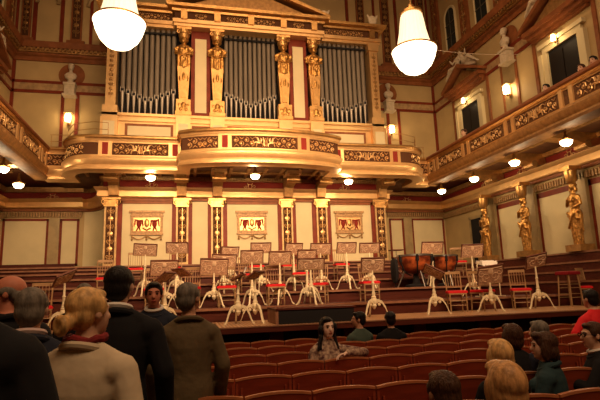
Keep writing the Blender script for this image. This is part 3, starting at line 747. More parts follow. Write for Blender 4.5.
BP.put((-7.25, D-.006, 10.80), 0, 'pale plaster bust in a red roundel left of the organ')
BP.put((7.0, D-.006, 10.84), 0, 'pale plaster bust in a red roundel right of the organ')
BP.put((W-.006, 15.05, 10.75), -PI/2, 'pale plaster bust in a red roundel on the right wall between door pediments')
BP.put((-W+.006, 15.05, 10.75), PI/2, 'pale plaster bust in a red roundel on the left wall')
pd = thing('door_pediment', '', 'pediment', group='brown pediments above the doors of the right and left walls')
obj('entablature', MB().box(-1.45, 1.45, -.30, 0, 9.72, 9.86).box(-1.4, 1.4, -.14, 0, 9.62, 9.72).box(-1.55, 1.55, -.42, 0, 9.86, 10.02), M['redbrown'], pd)
obj('gable_field', MB().prism([(-1.3, 10.02), (1.3, 10.02), (0, 10.62)], -.25, 0), M['golddk'], pd)
obj('gable_moulding', MB().prism([(-1.68, 10.02), (-1.68, 10.14), (0, 10.90), (1.68, 10.14), (1.68, 10.02), (0, 10.72)], -.50, 0), M['redbrown'], pd)
DP = Pool(pd)
for x, y, rz, t in ((W-.006, 12.52, -PI/2, 'brown triangular pediment over the nearer dark door on the right wall'), (W-.006, 18.0, -PI/2, 'brown triangular pediment over the farther dark door on the right wall'),
                    (-W+.006, 12.52, PI/2, 'brown triangular pediment over the nearer door on the left wall'), (-W+.006, 18.0, PI/2, 'brown triangular pediment over the farther door on the left wall')):
    o = DP.put((x, y, .22), rz, t); o.scale = (.88, 1, 1)
def reclining(flip):
    s = flip; m = MB()
    m.loft([((s*.30, 0, .05), .16, .14), ((s*.22, 0, .25), .15, .13), ((s*.12, 0, .45), .17, .13), ((s*.08, 0, .55), .07, .07)], 12)
    m.ell((s*.05, -.02, .70), (.085, .10, .12)); m.ell((s*.06, 0, .74), (.10, .11, .09))
    m.cap((s*.32, -.05, .05), (s*.75, -.12, .12), .13, .09); m.cap((s*.75, -.12, .12), (s*1.15, -.08, -.22), .085, .05); m.cap((s*.32, .05, .02), (s*.85, 0, -.06), .12, .08); m.cap((s*.85, 0, -.06), (s*1.25, 0, -.32), .08, .045)
    m.cap((s*.0, -.08, .46), (s*-.12, -.12, .22), .06, .045); m.cap((s*-.12, -.12, .22), (s*.08, -.2, .08), .045, .035); m.cap((s*.26, -.05, .46), (s*.5, -.1, .3), .06, .045); m.cap((s*.5, -.1, .3), (s*.62, -.16, .5), .045, .03)
    m.cap((s*.1, .05, .0), (s*.9, .08, -.25), .14, .08)
    return m
rm = {q: blobmesh('figure_body', reclining(q), .02, 3) for q in (-1, 1)}
for q in rm: rm[q].materials.append(M['stone'])
for sx_, rz, side in ((W-.26, -PI/2, 'right'), (-W+.26, PI/2, 'left')):
    for yc, nr in ((12.52, 'nearer'), (18.0, 'farther')):
        for q in (-1, 1):
            o = link('reclining_statue', rm[q], None); o.location = (sx_, yc, 11.04); o.rotation_euler = (0, 0, rz)
            yy = yc + (q*.6 if side == 'left' else -q*.6)
            tag(o, 'pale reclining plaster figure on the %s slope of the %s pediment, %s wall' % ('stage-end' if (yy > yc) else 'hall-end', nr, side), 'statue', 'reclining plaster figures on the door pediments')
# gilt draped statues
st = thing('gilded_statue', '', 'statue', group='gilded draped statues standing along the side walls')
g = MB().loft([((0, 0, .02), .15, .13), ((0, 0, .4), .15, .13), ((0, 0, .75), .21, .17), ((0, 0, .95), .22, .17), ((0, 0, 1.12), .15, .12), ((0, 0, 1.38), .18, .14), ((0, 0, 1.52), .17, .11), ((0, 0, 1.60), .06, .06), ((0, 0, 1.68), .055, .06)], 14)
g.ell((0, -.02, 1.80), (.085, .10, .13)); g.ell((0, .02, 1.84), (.13, .12, .11)); g.ell((.1, .02, 1.70), (.05, .06, .09)); g.ell((-.1, .02, 1.70), (.05, .06, .09))
g.cap((-.22, -.05, .92), (.22, -.08, 1.02), .06, .06); g.cap((.2, -.05, 1.0), (.24, -.02, .4), .06, .025); g.ell((0, -.12, 1.79), (.015, .02, .03))
for k in range(7):
    a = -PI*.95+k*PI*.9/6; g.cap((.14*math.cos(a), .12*math.sin(a), .05), (.20*math.cos(a+.4), .16*math.sin(a+.4), .92), .03, .035)
for s in (-1, 1): g.ell((s*.075, -.11, 1.38), (.07, .06, .07)); g.cap((s*.19, 0, 1.47), (s*.27, -.03, 1.24), .06, .05)
g.cap((.27, -.03, 1.24), (.10, -.2, 1.12), .05, .035); g.cap((-.27, -.03, 1.24), (-.08, -.18, 1.40), .05, .035); g.cap((.1, -.17, .95), (-.2, -.12, .55), .06, .04); g.cap((-.15, -.14, 1.0), (.2, -.12, .8), .055, .04)
blob('draped_figure', g, M['goldfig'], st, .016, 1)
obj('pedestal', MB().box(-.30, .30, -.26, .26, -.17, .03), M['golddk'], st)
obj('head_capital', MB().lathe([(.10, 1.90), (.16, 1.99), (.18, 2.18), (.19, 2.30)], 12).box(-.22, .22, -.22, .22, 2.30, 2.42), M['gold'], st)
GP = Pool(st)
for s, rz, side in ((1, -PI/2, 'right'), (-1, PI/2, 'left')):
    for y, t in zip(SY[:4], ('farthest from the camera, nearest the back corner', 'second from the back corner', 'third from the back corner', 'fourth from the back corner')):
        GP.put((s*(W-.52), y-.22, 2.60), rz, 'gilded draped female statue on the %s wall, %s' % (side, t))

# ================================================================== STAGE
T = [(8.55, 1.0), (10.2, 1.27), (11.45, 1.55), (12.75, 1.81), (14.0, 2.05), (15.25, 2.25), (16.5, 2.42), (17.7, 2.58)]
XS = 6.6
sg = thing('stage_platform', 'low wooden concert stage with pale board floor and dark front', 'stage')
obj('stage_floor', MB().box(-W+.01, 6.57, 8.6, 10.19, .92, 1.0), M['parquet'], sg)
obj('stage_edge', MB().box(-W+.01, W-.01, 8.46, 8.595, .90, .985), M['wood'], sg)
obj('stage_nosing', MB().box(-W+.01, W-.01, 8.45, 8.50, .985, 1.004), M['woodedge'], sg)
obj('stage_front', MB().box(-W+.01, W-.01, 8.7, 8.8, 0.005, .9), M['black'], sg)
x = -9.
while x < 9: obj('front_pier', MB().box(x-.12, x+.12, 8.62, 8.7, 0.005, .9), M['wood'], sg); x += 1.35
for i in range(1, 8):
    y0, z = T[i]; y1 = T[i+1][0]-.01 if i < 7 else OY-.06
    if i == 7: y1 = OY-.06
    r = thing('stage_riser', 'dark wooden %s riser counted from the front of the stage' % ORD[i-1], 'riser', group='long dark risers across the stage')
    obj('riser_body', MB().box(-W+.01, XS-.04, y0+.05, y1-.02, T[i-1][1]-.3, z-.035), M['wood'], r)
    obj('riser_tread', MB().box(-W+.01, XS-.04, y0-.0, y1, z-.035, z), M['wood'], r)
    obj('tread_edge', MB().box(-W+.01, XS-.04, y0-.02, y0, z-.045, z+.004), M['woodedge'], r)
    if i == 7:
        for s in (-1, 1):
            xa, xb = sorted((s*6.6, s*(W-.01 if s < 0 else 8.85))); 
            if s < 0: obj('riser_tread', MB().box(xa, xb, y1, D-.15, z-.035, z), M['wood'], r)
r = thing('choir_bench', 'long dark wooden bench backs on the topmost riser at the back left corner', 'bench')
obj('bench_back', MB().box(-W+.02, -6.65, 20.2, 20.3, 2.585, 2.84), M['wood'], r)
obj('bench_seat', MB().box(-W+.02, -6.65, 19.8, 20.2, 2.585, 2.72), M['wood'], r)
# stepped benches along the right wall
sb = [(6.6, 1.58), (7.4, 1.83), (8.2, 2.10), (8.9, 2.42)]
for i, (x, z) in enumerate(sb):
    x1 = sb[i+1][0] if i < 3 else W
    r = thing('side_bench', 'dark wooden stepped bench along the right wall, %s' % ['lowest of four', 'second lowest', 'second highest', 'topmost, at the foot of the statues'][i], 'bench', group='stepped benches along the right wall')
    obj('bench_front', MB().box(x, x1-.05, 8.9, D-.1, .95, z-.03), M['wood'], r)
    obj('bench_top', MB().box(x-.0, x1-.03, 8.85, D-.1, z-.03, z), M['wood'], r)
    obj('bench_edge', MB().box(x-.025, x, 8.85, D-.1, z-.045, z+.004), M['woodedge'], r)
pod = thing('conductor_podium', 'low dark conductor podium at the stage edge with pale left side', 'podium', (0, 0, 0))
a = atZ(279, 326, 1.0); b = atZ(373, 324, 1.0)
obj('podium_box', MB().box(a.x+.05, b.x, 8.64, 9.55, 1.0, 1.24), M['black'], pod)
obj('podium_top', MB().box(a.x, b.x+.03, 8.62, 9.6, 1.245, 1.275), M['wood'], pod)
obj('side_panel', MB().box(a.x, a.x+.05, 8.64, 9.55, 1.0, 1.24), M['woodedge'], pod)
PODX = (a.x, b.x)

# ------------------------------------------------------------------ gilt chairs with red cushions
cr = thing('concert_chair', '', 'chair', group='gilt spindle-back chairs with red cushions on the stage')
for sx_ in (-1, 1):
    obj('front_leg', MB().lathe([(.012, 0), (.018, .05), (.014, .2), (.02, .22), (.015, .25), (.02, .42)], 8, (sx_*.185, .18, 0)), M['chair'], cr)
    obj('back_leg', MB().tube([(sx_*.17, -.20, 0), (sx_*.17, -.18, .42), (sx_*.175, -.20, .62), (sx_*.18, -.24, .93)], [.014, .018, .015, .013], 8), M['chair'], cr)
obj('seat_frame', MB().box(-.2, .2, -.2, .2, .405, .435), M['chair'], cr)
obj('cushion', MB().rings([[Vector((x*k, y*k, z)) for x, y in ((-.2, -.19), (.2, -.19), (.22, .2), (-.22, .2))] for k, z in ((1, .435), (1.02, .455), (.98, .485), (.85, .495))]), M['redvel'], cr)
obj('top_rail', MB().box(-.185, .185, -.255, -.225, .88, .945), M['chair'], cr)
obj('lower_rail', MB().box(-.175, .175, -.215, -.195, .56, .585), M['chair'], cr)
for k in range(5): x = -.12+k*.06; obj('spindle', MB().tube([(x, -.205, .585), (x, -.238, .88)], .008, 6), M['chair'], cr)
for z in (.16, .26):
    obj('stretcher', MB().tube([(-.185, .18, z), (.185, .18, z)], .009, 6), M['chair'], cr)
for sx_ in (-1, 1): obj('stretcher', MB().tube([(sx_*.18, .18, .20), (sx_*.17, -.19, .20)], .009, 6), M['chair'], cr)
ChP = Pool(cr)
chairs = [  # seat px, seat py, tier, rz offset
 (135, 267, 3, .1), (174, 266, 3, -.2), (256, 266, 3, 0), (288, 265, 3, .1), (341, 265, 3, 0), (459, 268, 3, -.3),
 (105, 285, 2, .2), (247, 275, 2, .1), (300, 275, 2, -.1),
 (154, 287, 1, .1), (190, 287, 1, -.3), (227, 287, 1, -.1), (275, 286, 1, 0), (319, 285, 1, -.5), (369, 284, 1, 0),
 (41, 303, 0, .2), (456, 292, 0, -.3), (482, 291, 0, .3), (520, 289, 0, -.45), (591, 286, 0, .4)]
ty = {0: 9.45, 1: 10.85, 2: 12.05, 3: 13.3}
tname = {0: 'on the stage floor', 1: 'on the first riser', 2: 'on the second riser', 3: 'on the third riser'}
cnt = {}; 
by_t = {}
for c in chairs: by_t.setdefault(c[2], []).append(c)
SCALE = {0: 1.0, 1: 1.0, 2: 1.0, 3: 1.0}
def side_word(i, n):
    if n == 1: return 'the only one'
    if i == 0: return 'leftmost'
    if i == n-1: return 'rightmost'
    return ORD[i]+' from the left'
for t, L in by_t.items():
    L.sort()
    for i, (px, py, _, dr) in enumerate(L):
        p = atY(px, py, ty[t])
        y = ty[t]-.1 if t else 9.75
        p = atY(px, py, y)
        ChP.put((p.x, y, T[t][1]), PI+dr, 'gilt spindle-back chair with red cushion %s, %s' % (tname[t], side_word(i, len(L))), .92)
s_ = thing('tall_stool', 'tall stool with dark red seat on the right of the stage', 'stool', (atY(571, 300, 9.9).x, 9.9, 1.0), .2)
for sx_ in (-1, 1):
    for sy_ in (-1, 1): obj('leg', MB().tube([(sx_*.2, sy_*.17, 0), (sx_*.15, sy_*.13, .72)], [.014, .018], 8), M['chair'], s_)
obj('seat_cushion', MB().rings([[Vector((x*k, y*k, z)) for x, y in ((-.2, -.17), (.2, -.17), (.2, .17), (-.2, .17))] for k, z in ((1, .72), (1.05, .75), (1, .79), (.8, .80))]), M['redvdk'], s_)
for z, k in ((.2, .19), (.42, .175)):
    for sy_ in (-1, 1): obj('rung', MB().tube([(-k, sy_*k*.85, z), (k, sy_*k*.85, z)], .009, 6), M['chair'], s_)
    for sx_ in (-1, 1): obj('rung', MB().tube([(sx_*k, -k*.85, z+.08), (sx_*k, k*.85, z+.08)], .009, 6), M['chair'], s_)

# ------------------------------------------------------------------ music stands
def desk_relief(wd, ht):
    m = MB()
    for s in (-1, 1):
        spiral(m, s*wd*.17, -ht*.08, ht*.27, -PI/2, s, 1.3, .008, 0, 14, 5); spiral(m, s*wd*.36, ht*.12, ht*.2, PI/2, -s, 1.3, .007, 0, 12, 5); spiral(m, s*wd*.37, -ht*.22, ht*.14, PI/2, s, 1.2, .006, 0, 10, 5)
    m.ell((0, 0, ht*.2), (ht*.14, .01, ht*.18), 10, 6); m.tube([(-wd*.46, 0, ht*.42), (0, 0, ht*.36), (wd*.46, 0, ht*.42)], .008, 5); return m
legpts = []
stand_m = {}
def smesh(k, mb, m, sm=35):
    me = mesh(k, mb, sm); me.materials.append(m); stand_m[k] = me; return me
smesh('hub', MB().lathe([(.01, .16), (.035, .19), (.05, .23), (.04, .26), (.06, .31), (.055, .36), (.03, .40)], 12), M['ivory'])
lg = MB(); pts = [(.03, 0, .30), (.09, 0, .325), (.16, 0, .29), (.22, 0, .19), (.255, 0, .09), (.28, 0, .035), (.32, 0, .016)]
rs = []
for i, (x, y, z) in enumerate(pts):
    h_ = [.045, .028, .027, .024, .021, .019, .013][i]; wd_ = [.02, .018, .016, .015, .015, .017, .018][i]
    rs.append([Vector((x, -wd_, z-h_)), Vector((x, wd_, z-h_)), Vector((x, wd_, z+h_)), Vector((x, -wd_, z+h_))])
lg.rings(rs); lg.ell((.10, 0, .25), (.03, .014, .03), 8, 5)
smesh('tripod_leg', lg, M['ivory'], 50)
def column(h):
    k = 'column%.2f' % h
    if k not in stand_m: smesh(k, MB().lathe([(.03, .34), (.05, .40), (.028, .42), (.036, .45), (.025, .50), (.038, .5*h), (.027, .52*h+.02), (.024, .7*h), (.034, .72*h), (.020, .75*h), (.016, h)], 10), M['ivory'])
    return stand_m[k]
def desk_set(wd, ht):
    k = 'desk%.2f%.2f' % (wd, ht)
    if k not in stand_m:
        f = MB().box(-wd/2, wd/2, -.008, .008, -ht/2, ht/2)
        rim = MB().box(-wd/2-.012, wd/2+.012, -.016, .016, ht/2-.012, ht/2+.016).box(-wd/2-.012, -wd/2+.006, -.014, .014, -ht/2, ht/2).box(wd/2-.006, wd/2+.012, -.014, .014, -ht/2, ht/2)
        led = MB().box(-wd/2, wd/2, -.014, .06, -ht/2-.014, -ht/2+.004).box(-wd/2, wd/2, .05, .06, -ht/2, -ht/2+.02)
        smesh(k, f, M['desk']); smesh(k+'r', rim, M['deskrim']); smesh(k+'l', led, M['chair']); smesh(k+'o', desk_relief(wd, ht), M['deskorn'])
    return k
def music_stand(x, y, z0, rz, dz, wd, ht, tilt, drz, label, base_rot=.5, roll=0, white=False):
    r = thing('music_stand', label, 'music stand', (x, y, z0), rz, 'ornate ivory tripod music stands on the stage')
    link('hub', stand_m['hub'], None, r)
    for k in range(3): l = link('tripod_leg', stand_m['tripod_leg'], None, r); l.rotation_euler = (0, 0, base_rot+k*2*PI/3)
    h = round(max(.55, dz-.38*ht), 2)
    link('column', column(h), None, r)
    k = desk_set(round(wd, 2), round(ht, 2))
    d = link('desk', stand_m[k], None, r); d.location = (0, -.045, dz); d.rotation_euler = (tilt, roll, drz)
    for sfx, nm in (('r', 'desk_rim'), ('l', 'desk_ledge'), ('o', 'desk_ornament')):
        c = link(nm, stand_m[k+sfx], None, d)
        if sfx == 'o': c.location = (0, -.012, 0)
    if white:
        pg = MB(); n = 8
        pg.rings([[Vector((-.02+.035*math.sin(i/n*PI), -.1+w_, -.16+.36*i/n)) for w_ in (0, .2)]+[Vector((-.012+.035*math.sin(i/n*PI), -.1+w_, -.16+.36*i/n)) for w_ in (.2, 0)] for i in range(n+1)])
        o = obj('curled_page', pg, M['paper'], r); o.location = (.05, 0, dz); o.rotation_euler = (0, .6, 0)
    return r
ys = {0: 9.30, 1: 10.72, 2: 11.95, 3: 13.2, 4: 14.4}
stands = [  # stem px, desk px, desk py, tier, w_px, h_px, tilt, desk rotation, roll, y offset, extra label
 (145, 146, 250, 2, 22, 11, .35, .1, .05, 0, 'its desk high at the left above an empty chair'),
 (177, 178, 248, 2, 21, 10, .35, -.1, .03, 0, 'its desk in front of the second gilded pilaster'),
 (164, 161, 268, 1, 26, 14, .35, .15, 0, 0, 'its large desk just above the black-haired young man'),
 (165, 168, 277, 0, 24, 13, .9, 1.15, 0, 0, 'its desk turned edgewise just left of the brown jacket man'),
 (181, 183, 281, 1, 22, 12, 1.0, -1.0, 0, -.2, 'its desk tipped flat above the brown jacket man'),
 (214, 210, 267, 1, 27, 15, .32, .05, .03, 0, 'large desk right of the brown jacket man, nearer of a pair'),
 (224, 221, 262, 2, 24, 14, .32, .1, .03, 0, 'desk half hidden by the large left desk'),
 (230, 229, 252, 3, 18, 9, .35, .3, 0, 0, 'its small desk beside the third gilded pilaster'),
 (252, 253, 257, 1, 22, 12, .35, -.05, 0, 0, 'its broad desk below the middle wall relief'),
 (255, 257, 275, 0, 22, 12, 1.0, 1.0, 0, 0, 'low tipped desk in front of the middle group'),
 (238, 240, 277, 0, 14, 9, 1.1, 1.35, 0, -.15, 'foremost at centre left, desk edge-on with a curled white page'),
 (261, 260, 248, 2, 20, 9, .35, 0, 0, 0, 'only its desk top showing right below the middle relief'),
 (280, 281, 258, 1, 22, 12, .35, .05, 0, 0, 'its desk between the middle relief and the fourth pilaster'),
 (294, 290, 249, 2, 18, 10, .35, .2, 0, 0, 'its desk before the fourth gilded pilaster'),
 (307, 305, 255, 1, 19, 9, .35, .1, 0, 0, 'its desk just left and above of the wide ledged desk'),
 (311, 312, 264, 0, 27, 10, .35, 0, 0, .25, 'wide desk with pale ledge standing by the conductor podium'),
 (321, 318, 249, 2, 21, 10, .35, .05, 0, 0, 'its desk before the fifth gilded pilaster'),
 (347, 348, 248, 2, 20, 10, .35, .05, 0, 0, 'standing clear below the right wall relief'),
 (370, 371, 248, 2, 20, 9, .35, -.1, 0, 0, 'its desk right below the right relief, behind a nearer stand'),
 (373, 375, 265, 0, 23, 13, .35, -.1, 0, 0, 'foremost at centre right with a tall foot on the stage floor'),
 (433, 430, 248, 2, 22, 11, .35, -.05, 0, 0, 'its desk rising above the copper timpani'),
 (434, 431, 272, 0, 21, 12, .9, -.5, .5, 0, 'its slanted small desk in front of the copper timpani'),
 (473, 471, 251, 1, 22, 12, .35, -.1, 0, 0, 'its desk right of the timpani below the dark doorway'),
 (491, 486, 275, 0, 25, 18, .55, -.2, -.12, 0, 'its large tilted desk under the white sheets at the right'),
 (537, 530, 261, 0, 20, 13, .7, -.25, -.2, .2, 'set off alone at the right with desk tipped forward'),
 (64, 69, 278, 0, 18, 12, .8, .9, -.35, .1, 'far left behind the grey-haired man, desk slanted'),
]
for px, dx, dy, t, wp, hp, tilt, drz, roll, yo, lb in stands:
    y = ys[t]+yo; z0 = T[t][1]
    pd_ = atY(dx, dy, y)
    if PODX[0] < pd_.x < PODX[1] and y < 9.65: z0 = 1.28
    depth = (pd_-CAM).dot(fw); sc_ = depth/FPX
    ps = atY(px, dy+20, y)
    wd = min(.62, wp*sc_); ht = min(.42, hp*sc_/math.cos(min(tilt, .5)))
    if abs(drz) > .8 or tilt > .85: wd, ht = .40, .24
    r = music_stand(ps.x, y, z0, 0, max(.75, pd_.z-z0), wd, ht, tilt, drz, 'ivory tripod music stand, '+lb, random.uniform(-.4, .4)-PI/2+PI/3*random.choice((0, 1)), roll, 'curled' in lb)
# dark thin tray stand beside timpani
p = atY(396, 250, 13.0)
r = thing('percussion_tray', 'small dark flat tray on a thin pole left of the timpani', 'stand', (p.x, 13.0, T[3][1]))
obj('tray', MB().box(-.18, .18, -.13, .13, p.z-T[3][1]-.02, p.z-T[3][1]+.01), M['deskrim'], r); obj('pole', MB().tube([(0, 0, .02), (0, 0, p.z-T[3][1])], .012, 6), M['steel'], r)
for k in range(3): obj('leg', MB().tube([(0, 0, .25), (.2*math.cos(k*2.1), .2*math.sin(k*2.1), .01)], .01, 6), M['steel'], r)

# ------------------------------------------------------------------ timpani
tm = thing('timpani', '', 'drum', group='copper timpani on the second riser')
obj('kettle', MB().lathe([(.06, .34), (.18, .37), (.30, .46), (.365, .60), (.385, .74), (.388, .80)], 30), M['copper'], tm)
obj('rim', MB().lathe([(.388, .79), (.41, .79), (.41, .84), (.388, .84), (.388, .79)], 30), M['steel'], tm)
obj('drum_head', MB().lathe([(.001, .835), (.385, .835), (.385, .828), (.001, .825)], 30), M['skinhead'], tm)
for k in range(6):
    a = k*PI/3+.2; c, s = math.cos(a), math.sin(a)
    b = MB().tube([(.41*c, .41*s, .83), (.40*c, .40*s, .66), (.30*c, .30*s, .40), (.12*c, .12*s, .30)], [.022, .018, .014, .012], 6); b.box(.39*c-.03, .39*c+.03, .39*s-.03, .39*s+.03, .66, .80)
    obj('tension_rod', b, M['black'], tm)
obj('pedestal', MB().lathe([(.25, .0), (.25, .05), (.08, .09), (.06, .34)], 16), M['black'], tm)
for k in range(3): a = k*2*PI/3+.5; obj('leg', MB().tube([(.25*math.cos(a), .25*math.sin(a), .4), (.42*math.cos(a), .42*math.sin(a), .0)], .014, 6), M['steel'], tm)
TP = Pool(tm)
for px, t, y in ((415, 'the larger left one with a black cloth beside it', 12.0), (444, 'the smaller right one', 12.4)):
    p = atY(px, 262, y); o = TP.put((p.x, y, T[2][1]), 0, 'copper timpani drum on the riser, '+t); o.scale = (1.17, 1.17, 1) if px < 430 else (.92, .92, 1)
p = atY(395, 275, 11.95)
d = MB(); n = 14
d.rings([[Vector(((.055+.012*(k % 2))*rr*math.cos(k*2*PI/n), (.16+.03*(k % 2))*rr*math.sin(k*2*PI/n), z)) for k in range(n)] for rr, z in ((.5, .12), (1.05, .25), (1.1, .5), (.9, .70), (.3, .76))])
d.tube([(0, 0, 0), (0, 0, .2)], .012, 6)
o = obj('black_drape', d, M['black']); o.location = (p.x, 11.95, T[2][1]); tag(o, 'black cloth draped at the left side of the left timpani', 'cloth')
# white sheets on the percussion frame at right
p = atY(487, 262, 10.6)
fr = thing('percussion_stand', 'thin ivory hooped rack behind the large tilted desk at the right', 'stand', (p.x, 10.6, T[1][1]))
for sx_ in (-1, 1):
    obj('upright', MB().tube([(sx_*.28, 0, 0), (sx_*.28, 0, .75), (sx_*.24, 0, p.z-T[1][1]-.02)], .014, 6), M['ivory'], fr)
    obj('foot', MB().tube([(sx_*.28, -.18, .012), (sx_*.28, .18, .012)], .014, 6), M['ivory'], fr)
obj('top_bar', MB().tube([(-.28, 0, p.z-T[1][1]-.02), (.28, 0, p.z-T[1][1]-.02)], .016, 6), M['ivory'], fr)
sh = MB(); n = 10; zz = p.z-T[1][1]
sh.rings([[Vector((-.22+.40*i/n, -.12, zz+.02+.02*math.sin(i*1.9))), Vector((-.22+.40*i/n, .12, zz+.03+.02*math.sin(i*2.3+1))), Vector((-.22+.40*i/n, .14, zz-.03)), Vector((-.22+.40*i/n, -.15, zz-.09-.03*math.sin(i*2.7)))] for i in range(n+1)])
o = obj('white_cloth', sh, M['paper']); o.location = (p.x, 10.6, T[1][1]); tag(o, 'crumpled white cloth lying over the hooped frame at the right', 'cloth')

# ================================================================== AUDIENCE SEATS
se = thing('auditorium_seat', '', 'seat', group='wooden auditorium seats in rows')
SW = .50
n = 8
def arch(x, top=.875): return top-.022*(x/(SW/2))**2
bk = MB()
bk.rings([[Vector((x, -.012+.03, .42)), Vector((x, .018+.03, .42)), Vector((x, -.04, arch(x)-.02)), Vector((x, -.072, arch(x)-.02))] for x in [-.235+.47*i/n for i in range(n+1)]])
obj('backrest', bk, M['seat'], se)
tr = MB().rings([[Vector((x, -.075, arch(x)-.018)), Vector((x, -.036, arch(x)-.018)), Vector((x, -.036, arch(x)-.002)), Vector((x, -.042, arch(x))), Vector((x, -.074, arch(x)))] for x in [-.243+.486*i/n for i in range(n+1)]])
obj('top_rail', tr, M['seatrim'], se)
ins = MB()
ins.box(-.20, .20, -.075, -.055, .47, .50).box(-.20, -.185, -.078, -.05, .47, .78).box(.185, .20, -.078, -.05, .47, .78)
obj('back_panel_moulding', ins, M['seat'], se)
obj('seat_base', MB().box(-.23, .23, .0, .42, .38, .43), M['seat'], se)
obj('seat_cushion', MB().rings([[Vector((x*k, .03+(y)*1, z)) for x, y in ((-.21, 0), (.21, 0), (.21, .38), (-.21, .38))] for k, z in ((1, .43), (1.02, .45), (.97, .475))]), M['redvdk'], se)
for sx_ in (-1, 1):
    obj('side_leg', MB().box(sx_*.233-.01, sx_*.233+.01, -.068, -.02, 0, .835).box(sx_*.233-.01, sx_*.233+.01, .36, .42, 0, .42), M['seat'], se)
SPo = Pool(se)
rows = [3.02, 3.75, 4.48, 5.21, 5.94, 6.67, 7.40]
rown = ['seventh row back from the stage', 'sixth row back from the stage', 'fifth row back from the stage', 'fourth row back from the stage', 'third row back from the stage', 'second row back from the stage', 'row nearest the stage']
def proj(p):
    d = Vector(p)-CAM; z = d.dot(fw); return 300+FPX*d.dot(rt2)/z, 200-FPX*d.dot(up2)/z
SEATS = []
for r, y in enumerate(rows):
    xs = []
    k = 0; x = -2.51+.25
    block = 0; L = []
    while True:
        px, py = proj((x-.25, y, .87))
        if px > 606: break
        if y > 7 and 2.75 < x < 3.7: block = 1
        else: L.append((x, block))
        x += SW
    L = [(x, b) for x, b in L if proj((x+.25, y, .9))[1] < 402]
    for b in (0, 1):
        q = [x for x, bb in L if bb == b]
        for i, x in enumerate(q):
            lab = 'red-brown wooden seat in the %s, %s' % (rown[r], (ORD[i]+' seen from the left') if b == 0 else ORD[i]+' right of the aisle')
            SPo.put((x, y, 0), 0, lab)

# ================================================================== PEOPLE
def hand(mb, wv, d, nrm, curl=.35, side=1):
    d = Vector(d).normalized(); nrm = Vector(nrm); nrm = (nrm-d*nrm.dot(d)).normalized(); s = d.cross(nrm)*side; wv = Vector(wv)
    mb.loft([((0, 0, 0), .001, .001)]*2, 4) if False else None
    for q in (-.026, -.009, .009, .026): mb.cap(wv+s*q*.7+d*.015, wv+s*q+d*.085, .015, .013, 8)
    for q, ln in ((-.030, .066), (-.010, .078), (.010, .074), (.030, .058)):
        p = wv+s*q+d*.085; a = curl*.5; seg = ln/2.6
        for k in range(3):
            e = p+(d*math.cos(a)+nrm*math.sin(a)+s*q*1.5)*seg; mb.cap(p, e, .0095-.0008*k, .009-.0008*k, 7); p = e; a += curl
    t0 = wv-s*.028+d*.025; t1 = t0+(-s*.7+d*.7+nrm*.25)*.035; t2 = t1+(-s*.35+d*.9+nrm*.35)*.03
    mb.cap(t0, t1, .013, .0115, 7); mb.cap(t1, t2, .0115, .010, 7)
